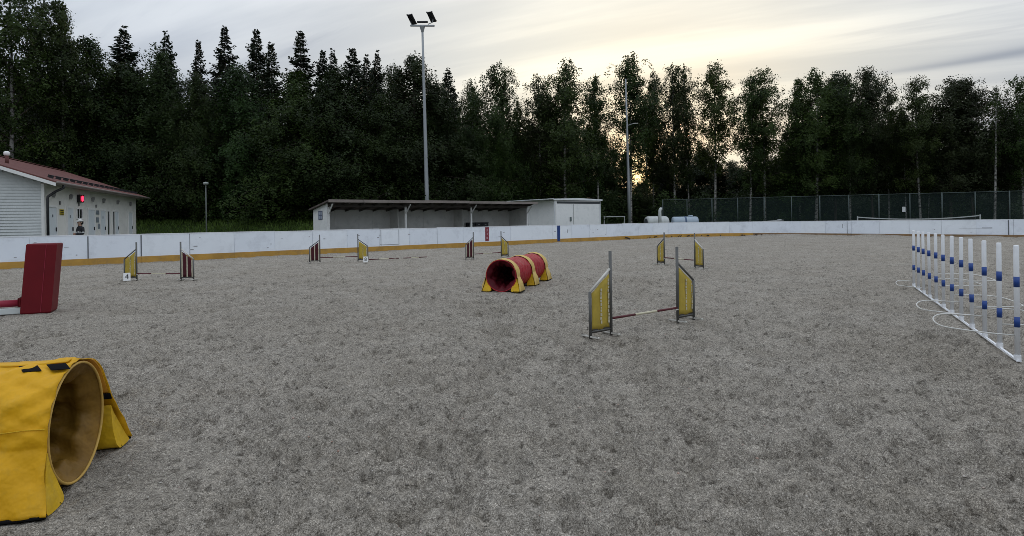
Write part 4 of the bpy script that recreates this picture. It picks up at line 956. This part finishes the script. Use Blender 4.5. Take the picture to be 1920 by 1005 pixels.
# ------------------------------------------------------------------ weave poles
def build_weave():
    M_W = mat('weave_white_plastic', (.76, .77, .78), .4, var=.04, vscale=4, dirt=(.55, .55, .54), dirt_amt=.3); M_B = mat('weave_blue_band', (.014, .055, .24), .45, var=.1)
    M_WIRE = mat('guide_wire_white', (.58, .57, .53), .5)
    a = G(1908, 679); b = G(1713.5, 538); d = b-a; L_ = d.length; n = 12; w = L_/(n-1)
    root = empty('weave_poles', tuple(a), math.atan2(d.y, d.x), 'row of twelve white weave poles with blue bands on a long base bar', 'weave poles')
    MB().box((L_/2, 0, .018), (L_+.1, .045, .016), bev=.004).build('base_bar', M_W, root)
    H = 1.16; r = random.Random(5); proto = None
    for k in range(n):
        e = empty('weave_pole', (w*k, 0, .02)); e.parent = root; e.rotation_euler = (r.uniform(-.008, .008), r.uniform(-.012, .012), 0)
        if proto is None:
            proto = [MB().tube([(0, 0, 0), (0, 0, H-.012), (0, 0, H)], [.0235, .0235, .018], 12).build('pole', M_W, e, True)]
            for z in (.79, .385): proto.append(MB().tube([(0, 0, z-.052), (0, 0, z+.052)], .0247, 12).build('blue_band', M_B, e, True))
            proto.append(MB().tube([(0, 0, .0), (0, 0, .05)], .03, 12).build('socket', M_W, e))
        else:
            for q in proto: c = q.copy(); COL.objects.link(c); c.parent = e
    # guide wires: flat loops from pole to pole, on both sides in turn (y>0 is the left side seen from the near end)
    def loop(k0, k1, side, z, out):
        x0, x1 = w*k0, w*k1; P = []
        for i in range(25):
            t = i/24; a_ = math.pi*t
            x = (x0+x1)/2-(x1-x0)/2*math.cos(a_); y = side*out*(math.sin(a_)**.55 if math.sin(a_) > 0 else 0)
            x = (x0+x1)/2-(x1-x0)/2*math.copysign(abs(math.cos(a_))**.8, math.cos(a_))
            P.append((x, side*.02+y, z+.012*math.sin(3*a_)))
        MB().tube(P, .0075, 6).build('guide_wire', M_WIRE, root, True)
    for k0, k1, sd, z, o in ((0, 2, 1, .27, .56), (2, 4, 1, .27, .56), (1, 3, -1, .28, .60), (3, 5, -1, .30, .60), (5, 7, -1, .5, .60), (9, 11, 1, .12, .34), (7, 9, -1, .30, .7)): loop(k0, k1, sd, z, o)
build_weave()

# ------------------------------------------------------------------ person behind the boards
def build_person():
    p = A(150.5, 430, 27.0)
    root = empty('person', (p.x, p.y, .0), math.radians(-25), 'person in a dark jacket with a pale stripe and white cap behind the boards', 'person')
    M_SKIN = mat('skin', (.42, .25, .18), .6, var=.05); M_JK = mat('dark_jacket', (.014, .015, .018), .8, var=.3, vscale=6); M_TR_ = mat('dark_trousers', (.02, .022, .028), .85); M_CAPW = mat('white_cap', (.62, .62, .60), .7); M_STR = mat('jacket_stripe', (.48, .48, .47), .7); M_HAIR = mat('dark_hair', (.02, .015, .012), .8)
    # one skinned figure: pelvis first, facing -y
    J = {'pelvis': (0, 0, .95, .15), 'waist': (0, -.005, 1.10, .135), 'chest': (0, 0, 1.32, .165), 'neck0': (0, .005, 1.49, .075), 'neck': (0, -.005, 1.555, .055), 'head0': (0, -.02, 1.62, .075), 'head1': (0, -.015, 1.71, .092), 'head2': (0, -.005, 1.77, .07)}
    for s, n in ((-1, 'l'), (1, 'r')):
        J['sh'+n] = (s*.18, .01, 1.44, .075); J['el'+n] = (s*.27, -.01, 1.17, .052); J['wr'+n] = (s*.06, -.23, 1.14, .034); J['pa'+n] = (-s*.02, -.25, 1.15+.02*s, .032)
        J['hip'+n] = (s*.10, 0, .88, .10); J['kn'+n] = (s*.115, -.02, .49, .062); J['an'+n] = (s*.12, .02, .09, .042); J['to'+n] = (s*.135, -.15, .04, .038)
    E = [('pelvis', 'waist'), ('waist', 'chest'), ('chest', 'neck0'), ('neck0', 'neck'), ('neck', 'head0'), ('head0', 'head1'), ('head1', 'head2')]
    for n in 'lr': E += [('chest', 'sh'+n), ('sh'+n, 'el'+n), ('el'+n, 'wr'+n), ('wr'+n, 'pa'+n), ('pelvis', 'hip'+n), ('hip'+n, 'kn'+n), ('kn'+n, 'an'+n), ('an'+n, 'to'+n)]
    names = list(J); me = bpy.data.meshes.new('body'); me.from_pydata([J[k][:3] for k in names], [(names.index(a), names.index(b)) for a, b in E], [])
    o = bpy.data.objects.new('body', me); COL.objects.link(o); sk = o.modifiers.new('skin', 'SKIN'); sk.use_smooth_shade = True
    for i, k in enumerate(names): me.skin_vertices[0].data[i].radius = (J[k][3], J[k][3]*(.78 if k in ('chest', 'waist', 'pelvis') else 1)); me.skin_vertices[0].data[i].use_root = (k == 'pelvis')
    o.modifiers.new('sub', 'SUBSURF').levels = 2; o.modifiers['sub'].render_levels = 2
    dg = bpy.context.evaluated_depsgraph_get(); bm = bpy.data.meshes.new_from_object(o.evaluated_get(dg)); bpy.data.objects.remove(o)
    bm.name = 'body'; bm.materials.clear()
    for m in (M_JK, M_SKIN, M_TR_, M_STR): bm.materials.append(m)
    for f in bm.polygons:
        c = f.center; f.use_smooth = True
        hand = abs(c.x) < .075 and c.y < -.2 and 1.09 < c.z < 1.2
        f.material_index = 1 if (c.z > 1.53 or hand) else 2 if c.z < .92 else 3 if (1.20 < c.z < 1.255 and abs(c.y) < .17) else 0
    body = link('body', bm, root)
    MB().tube([(0, .0, 1.735), (0, .0, 1.78), (0, .005, 1.82), (0, .01, 1.845)], [.108, .112, .085, .03], 16).build('cap', M_CAPW, root, True)
    MB().box((0, -.13, 1.742), (.15, .12, .014), 0, .12, bev=.005).build('cap_peak', M_CAPW, root)
    MB().tube([(0, .035, 1.60), (0, .035, 1.67), (0, .028, 1.745)], [.075, .098, .102], 14).build('hair', M_HAIR, root, True)
    for s in (-1, 1):
        MB().tube([(s*.034, -.099, 1.70), (s*.034, -.108, 1.70)], .011, 8).build('eye', M_HAIR, root)
        MB().tube([(s*.09, -.01, 1.71), (s*.105, -.0, 1.69), (s*.092, .0, 1.66)], .016, 6).build('ear', M_SKIN, root, True)
        for k in range(4):
            bx, by, bz = -s*.03, -.262, 1.165+.02*s-k*.017
            MB().tube([(bx, by, bz), (bx-s*.035, by-.014+.002*k, bz+.002), (bx-s*(.062-.004*abs(k-1)), by+.004, bz)], [.009, .009, .0075], 6).build('finger', M_SKIN, root, True)
        MB().tube([(s*.03, -.25, 1.165+.02*s), (s*.01, -.272, 1.19+.02*s), (-s*.012, -.27, 1.205+.02*s)], [.011, .010, .008], 6).build('thumb', M_SKIN, root, True)
    MB().tube([(0, -.105, 1.695), (0, -.128, 1.665), (0, -.108, 1.655)], [.010, .017, .010], 6).build('nose', M_SKIN, root, True)
    MB().box((0, -.098, 1.625), (.045, .012, .008), bev=.003).build('mouth', mat('lips', (.3, .12, .1), .6), root)
build_person()

# ------------------------------------------------------------------ trees
def quads(C, Adir, Bdir, ln, wd):
    """diamond leaves: base C, along Adir, side Bdir"""
    n = len(C); V = np.empty((n, 4, 3)); ln = ln[:, None]; wd = wd[:, None]
    V[:, 0] = C; V[:, 1] = C+Adir*ln*.5+Bdir*wd*.5; V[:, 2] = C+Adir*ln; V[:, 3] = C+Adir*ln*.5-Bdir*wd*.5
    return V.reshape(-1, 3), np.arange(n*4).reshape(n, 4)
def unit(v): return v/np.maximum(np.linalg.norm(v, axis=1, keepdims=True), 1e-6)
def leaves(name, C, rng, ln, wd, droop, material, out=True):
    n = len(C)
    if out: t = C*np.array([1, 1, 0]); t = unit(t)*.75+np.array([0, 0, .55])
    else: t = np.tile(np.array([0, -.6, .8]), (n, 1))
    nn = unit(t+rng.normal(size=(n, 3))*.42)
    a = rng.normal(size=(n, 3)); a[:, 2] -= droop; a = unit(a-nn*np.sum(a*nn, 1, keepdims=True)); b = np.cross(nn, a)
    V, F = quads(C, a, b, ln*rng.uniform(.6, 1.3, n), wd*rng.uniform(.6, 1.3, n)); return np_mesh(name, V, F, material, False)
def decid(seed, H=18.0, base=.25, W=2.6, nb=46, per=24, strand=.8, droop=.5, leaf=.17, material=None, bark=None, trunk_r=.15, shape=.75, low=0.0, forked=False, up=(35, 68)):
    rng = np.random.default_rng(seed); tr = MB(); lb = MB()
    bend = rng.normal(size=2)*.35; ph = rng.uniform(0, 6, 2)
    def tp(t): return np.array([bend[0]*math.sin(t*2.6+ph[0])*t, bend[1]*math.sin(t*2.2+ph[1])*t, H*t])
    tr.tube([tp(t) for t in np.linspace(0, .97, 12)], [trunk_r*(1-t)**.85+.012 for t in np.linspace(0, .97, 12)], 7)
    Cs = []; az = rng.uniform(0, 6.28)
    for i in range(nb):
        t = base+(.985-base)*((i+rng.uniform(0, .8))/nb)
        u = (t-base)/(1-base); prof = (math.sin(math.pi*min(1, u**shape*.93+.07))**.8+.10+low*(1-u))*rng.uniform(.55, 1.2)
        L_ = W*prof; az += 2.399+rng.normal()*.5; el = math.radians(rng.uniform(*up))
        p0 = tp(t); h = np.array([math.cos(az), math.sin(az), 0]); pts = []
        for s in np.linspace(0, 1, 7): pts.append(p0+h*L_*s*math.cos(el)+np.array([0, 0, L_*(s*math.sin(el)-droop*s*s)]))
        r0 = max(.012, trunk_r*.34*(1-t)+.012); lb.tube(pts, [r0*(1-.85*s) for s in np.linspace(0, 1, 7)], 4, caps=False)
        pts = np.array(pts)
        ns = max(3, int(per*prof*.3))
        for k in range(ns):
            s = rng.uniform(.15, 1.0)**.8; f = s*6; j = min(int(f), 5); p = pts[j]+(pts[j+1]-pts[j])*(f-j)
            p = p+rng.normal(size=3)*np.array([.16, .16, .12])*L_*.9*(.4+s*.6)
            nl = int(rng.integers(14, 30)); q = rng.uniform(0, 1, nl); sl = strand*rng.uniform(.5, 1.3)
            drift = rng.normal(size=3)*.3; drift[2] = -1; c = p[None]+q[:, None]*drift[None]*sl+rng.normal(size=(nl, 3))*(.15+.08*(strand < .5)); Cs.append(c)
    C = np.concatenate(Cs); cm = leaves('crown', C, rng, leaf, leaf*.68, 1.0 if strand > .5 else .3, material)
    o = tr.build('trunk', bark, None, True); tm = o.data; bpy.data.objects.remove(o)
    o = lb.build('limbs', M_BARK, None, True); lm = o.data; bpy.data.objects.remove(o); return tm, cm, H, lm
def spruce(seed, H=20.0, R=2.6, base=.06, gap=.40, material=None, bark=None, thin=0.0):
    rng = np.random.default_rng(seed); tr = MB(); tr.tube([(0, 0, 0), (0, 0, H*.5), (0, 0, H*.985)], [.2, .12, .012], 7)
    Vs, As, Bs, ln, wd = [], [], [], [], []; z = H*base; az0 = 0
    while z < H*.985:
        t = z/H; nb = int(rng.integers(4, 7)); az0 += rng.uniform(.4, 1.0)
        for k in range(nb):
            if rng.random() < thin: continue
            az = az0+k*2*math.pi/nb+rng.normal()*.2; L_ = (R*(1-t)**.92+.10)*rng.uniform(.5, 1.25); h = np.array([math.cos(az), math.sin(az), 0]); sd = np.array([-h[1], h[0], 0])
            dr = .42*(1-t)+.10; zj = z+rng.normal()*.16; pts = [np.array([0, 0, zj])+h*L_*s+np.array([0, 0, -dr*L_*s+.22*L_*s*s*s*1.2+.22*L_*s*t]) for s in np.linspace(0, 1, 4)]
            tr.tube(pts, [.035*(1-t)+.008, .025*(1-t)+.006, .012, .004], 3, caps=False)
            n = max(4, int(L_*8)); P = np.array(pts)
            for i in range(n):
                s = (i+.6)/n; f = s*3; j = min(int(f), 2); p = P[j]+(P[j+1]-P[j])*(f-j)
                for sgn in (-1, 1):
                    a = sd*sgn*rng.uniform(.5, 1)+h*rng.uniform(.4, .9)+np.array([0, 0, rng.uniform(-.75, .05)]); a /= np.linalg.norm(a)
                    Vs.append(p+rng.normal(size=3)*.04); As.append(a); Bs.append(np.cross(a, rng.normal(size=3))); ln.append((.62*(1-s)+.26)*min(1, L_*.6+.25)*rng.uniform(.8, 1.3)); wd.append(.17*rng.uniform(.7, 1.3))
        z += gap*(1-.45*t)*rng.uniform(.8, 1.2)
    Vs = np.array(Vs); V, F = quads(Vs, np.array(As), unit(np.array(Bs)), np.array(ln), np.array(wd)); cm = np_mesh('crown', V, F, material, False)
    o = tr.build('trunk', bark, None, True); tm = o.data; bpy.data.objects.remove(o); return tm, cm, H, None
VAR = {
 'birch': [decid(10+i, 18, (.22, .28, .18, .25)[i], (3.9, 4.4, 3.6, 4.1)[i], 70, 62, .8, (.30, .42, .22, .35)[i], .20, M_LEAF_BIRCH, M_BIRCH, .15, .72, .15, up=(18, 62)) for i in range(4)],
 'airy': [decid(40+i, 18, (.30, .24, .34, .27)[i], (3.7, 4.1, 3.4, 3.9)[i], 58, 60, .6, (.22, .32, .15, .27)[i], .19, M_LEAF_BIRCH, M_BIRCH, .14, .8, up=(25, 66)) for i in range(4)],
 'dense': [decid(60+i, 18, .05, 4.2, 100, 66, 1.3, .50, .21, M_LEAF_DENSE, M_BARK, .15, .55, .55, up=(15, 60)) for i in range(3)],
 'aspen': [decid(80+i, 18, .20, 4.2, 78, 66, .25, .12, .21, M_LEAF_ASPEN, M_BARK, .16, .75, .2, up=(20, 66)) for i in range(2)],
 'bare': [decid(95, 18, .45, 1.6, 26, 6, .5, .15, .14, M_LEAF_BIRCH, M_BIRCH, .12, .8, up=(45, 78))],
 'spruce': [spruce(100+i, 20, (5.0, 5.6, 4.4)[i], material=M_NEEDLE, bark=M_BARK) for i in range(3)],
 'bigspruce': [spruce(120+i, 20, 5.4, .02, material=M_NEEDLE, bark=M_BARK) for i in range(2)],
}
NAMES = {'birch': 'birch_tree', 'airy': 'birch_tree', 'dense': 'birch_tree', 'aspen': 'aspen_tree', 'bare': 'dead_birch_tree', 'spruce': 'spruce_tree', 'bigspruce': 'spruce_tree'}
trnd = random.Random(21)
def tree(kind, px, ytop, d, label, group, wide=1.0, cat='tree'):
    vs = VAR[kind]; tm, cm, H0, lm = vs[trnd.randrange(len(vs))]
    top = A(px, ytop, d); zb = gz(top.x, d); H = top.z-zb; k = H/H0
    root = empty(NAMES[kind], (top.x, d, zb), trnd.uniform(0, 6.28), label, cat, group); w = wide*(k*.55+.45)
    root.scale = (w*trnd.uniform(.85, 1.2), w*trnd.uniform(.85, 1.2), k)
    if kind not in ('spruce', 'bigspruce'): root.rotation_euler = (trnd.uniform(-.035, .035), trnd.uniform(-.035, .035), root.rotation_euler.z)
    link('trunk', tm, root); link('crown', cm, root)
    if lm: link('limbs', lm, root)
FR = 'trees along the edge of the woods'
TREES = [
 # left: tall airy birches, then the dark mixed wood
 ('airy', 12, -70, 43, 'tall airy birch at the far left edge above the clubhouse', 1.15),
 ('airy', 62, -8, 52, 'birch second from the left edge, reaching the top of the picture', .8),
 ('birch', 112, -2, 47, 'tall open birch behind the red roof, third from the left edge', 1.0),
 ('dense', 165, 62, 50, 'leafy birch filling the gap right of the tall birches', 1.0),
 ('spruce', 232, 46, 58, 'dark spruce with a blunt bushy top above the clubhouse gutter end', 1.1),
 ('dense', 245, 110, 50, 'full green birch rising behind the right end of the clubhouse', 1.1),
 ('spruce', 311, 57, 60, 'spruce whose tip stands just left of the park lamp', .9),
 ('dense', 300, 88, 52, 'broad leafy birch between the clubhouse and the park lamp', 1.0),
 ('dense', 358, 128, 50, 'narrow light green birch directly behind the park lamp', .75),
 ('spruce', 372, 72, 62, 'small topped spruce right above the park lamp', .8),
 ('spruce', 421, 45, 60, 'slender spruce with a sharp dark spire right of the park lamp', .85),
 ('dense', 455, 112, 51, 'weeping leafy birch below two spruce spires right of the lamp', 1.0),
 ('spruce', 480, 50, 63, 'spruce with a thin grey tip left of the lone conical spruce', .9),
 ('spruce', 508, 76, 60, 'ragged dark spruce between the thin tip and the conical spruce', .9),
 ('spruce', 563, 54, 61, 'conical spruce standing clear above the left end of the shelter', 1.05),
 ('dense', 552, 130, 50, 'rounded leafy birch in front of the conical spruce', 1.15),
 ('spruce', 604, 90, 62, 'left one of the twin spruce tips above the shelter roof', .8),
 ('spruce', 624, 90, 64, 'right one of the twin spruce tips above the shelter roof', .8),
 ('dense', 622, 118, 50, 'wide weeping birch in front of the twin spruce tips', 1.1),
 ('spruce', 662, 86, 60, 'broad black spruce between the twin tips and the tall mast', 1.0),
 ('spruce', 707, 92, 61, 'thin pointed spruce nearest the left of the tall mast', .75),
 ('spruce', 687, 100, 64, 'low topped spruce wedged between two black spruces left of the mast', .9),
 ('dense', 722, 170, 50, 'lower leafy birch just left of the tall mast', 1.0),
 ('birch', 742, 118, 56, 'thin topped birch peeking out left of the tall mast', .7),
 ('dense', 778, 92, 53, 'big leafy birch right behind the tall mast', 1.1),
 ('dense', 822, 150, 54, 'leafy birch stepping down right of the tall mast', .85),
 ('spruce', 852, 165, 62, 'small spruce in the dip right of the tall mast', .7),
 ('birch', 880, 150, 57, 'slim birch on the left of the dip above the shelter posts', .75),
 ('birch', 925, 116, 55, 'tall birch with a feathery top above the right half of the shelter', 1.0),
 ('dense', 865, 230, 52, 'low leafy birch above the shelter roof, below the dip', .9),
 ('dense', 935, 205, 54, 'low dense birch above the right end of the shelter', .9),
 # right: birches against the bright sky
 ('airy', 968, 190, 60, 'small thin birch in the bright gap left of the white shed', .6),
 ('airy', 1008, 140, 56, 'birch with pale trunk above the left edge of the white shed', .85),
 ('birch', 1058, 114, 55, 'tall birch directly above the white shed', 1.0),
 ('birch', 1035, 170, 60, 'shorter birch tucked behind the pair above the shed', .8),
 ('airy', 1120, 142, 58, 'thin birch above the right end of the white shed', .8),
 ('airy', 1178, 105, 60, 'tallest birch of the right side, behind the slim mast', 1.05),
 ('airy', 1211, 185, 69, 'shorter open birch filling in right beside the low sun', .8),
 ('dense', 1243, 268, 68, 'low leafy birch right above the white tank', .7),
 ('airy', 1222, 138, 62, 'open birch just right of the slim mast, beside the sun', .7),
 ('airy', 1262, 117, 57, 'left one of two feathery birches above the tanks', .8),
 ('airy', 1290, 116, 60, 'right one of two feathery birches above the tanks', .75),
 ('airy', 1336, 119, 57, 'birch with a long bare white trunk right of the tanks', .95),
 ('airy', 1402, 140, 56, 'left birch of the round crowned pair in the middle of the fence', .85),
 ('airy', 1430, 124, 57, 'right birch of the round crowned pair in the middle of the fence', .95),
 ('birch', 1497, 142, 60, 'birch at the left of the dense clump behind the fence', .85),
 ('birch', 1526, 130, 56, 'birch with a bright white trunk in the clump behind the fence', 1.0),
 ('aspen', 1562, 138, 60, 'dark leafy tree in the middle of the clump behind the fence', .85),
 ('birch', 1590, 136, 56, 'birch with a short white trunk showing just above the fence rail', .8),
 ('aspen', 1634, 125, 58, 'tall rounded tree at the right end of the clump behind the fence', .75),
 ('airy', 1664, 168, 60, 'short sparse birch in the gap right of the clump', .7),
 ('airy', 1723, 140, 54, 'birch with twin white trunks and a thin open top above the net', .85),
 ('birch', 1697, 205, 58, 'low birch between the sparse birch and the thin topped one', .75),
 ('aspen', 1779, 150, 56, 'left one of the two black leafy trees right of the thin birch', .9),
 ('aspen', 1822, 146, 57, 'right one of the two black leafy trees right of the thin birch', .9),
 ('bare', 1861, 160, 52, 'nearly bare birch with a grey trunk near the right edge', 1.0),
 ('aspen', 1890, 200, 58, 'leafy tree behind the nearly bare birch', .8),
 ('airy', 1918, 138, 54, 'birch cut by the right edge of the picture', .9),
 ('airy', 1737, 190, 57, 'second pale trunk close right of the thin topped birch', .5),
]
for kind, px, yt, d, lab, wide in TREES:
    if px > 1215: d = max(d, 66.5-12*(px-1243)/717+(d-54)*.5)      # behind the mesh fence
    tree(kind, px, yt, d, lab, FR, wide)
# the wood behind: trees that only close the gaps
frnd = random.Random(77)
for k in range(26):
    px = -20+k*36+frnd.uniform(-10, 10); yt = frnd.uniform(120, 175)
    tree('bigspruce', px, yt, frnd.uniform(68, 80), 'dark spruce deep in the wood behind the leafy birches on the left', 'spruces deep in the wood')
for k in range(46):
    px = 958+k*21.5+frnd.uniform(-7, 7)
    yt = frnd.uniform(215, 285) if (px < 1150 or px > 1480) else frnd.uniform(262, 312)
    if 1180 < px < 1212: yt = frnd.uniform(338, 350)
    tree(('dense', 'dense', 'bigspruce', 'aspen')[k % 4], px, yt, frnd.uniform(66, 78), 'low dark tree filling the wood behind the birch trunks on the right', 'low trees behind the birches', .85 if 1130 < px < 1260 else 1.1)

def build_undergrowth():
    rng = np.random.default_rng(5); C = []
    def blob(px, yt, d, w):
        t = A(px, yt, d); zb = gz(t.x, d); h = max(.6, t.z-zb); n = int(520*w*h/4)
        p = rng.normal(size=(n, 3))*np.array([w*.42, .8, .3]); p[:, 2] = np.abs(rng.beta(1.3, 1.4, n))*h*(1-.18*np.abs(p[:, 0]/w)); p += np.array([t.x, d, zb]); C.append(p)
    r = random.Random(3)
    for k in range(64): blob(1128+k*12.6+r.uniform(-8, 8), r.uniform(352, 396) if not 1170 < 1128+k*12.6 < 1215 else r.uniform(372, 396), r.uniform(65, 69) if 1128+k*12.6 < 1700 else r.uniform(59, 64), r.uniform(1.4, 2.8))
    for k in range(30): blob(300+k*28+r.uniform(-8, 8), r.uniform(372, 400), r.uniform(57, 60), r.uniform(1.5, 2.6))
    C = np.concatenate(C); o = link('undergrowth', leaves('undergrowth', C, rng, .26, .17, .2, M_SHRUB, False), None, 'stuff'); tag(o, 'dark leafy undergrowth at the foot of the woods', 'undergrowth')
    n = 26000; x = rng.uniform(-34, 2, n); y = rng.uniform(40, 60, n); s = (x-B0.x)*NOUT.x+(y-B0.y)*NOUT.y
    keep = s > 8; x = x[keep]; y = y[keep]; z = np.array([gz(a, b)+.2 for a, b in zip(x, y)]); m = z > .4; x, y, z = x[m], y[m], z[m]
    z = z*1.75/1.5
    a = unit(np.stack([rng.normal(size=len(x))*.3, rng.normal(size=len(x))*.3, np.ones(len(x))], -1)); b = unit(np.cross(a, rng.normal(size=(len(x), 3))))
    V, F = quads(np.stack([x, y, z-.05], -1), a, b, rng.uniform(.2, .5, len(x)), rng.uniform(.04, .09, len(x)))
    o = link('grass', np_mesh('grass', V, F, M_BLADE, False), None, 'stuff'); tag(o, 'rough green grass on the bank below the woods', 'grass')
build_undergrowth()
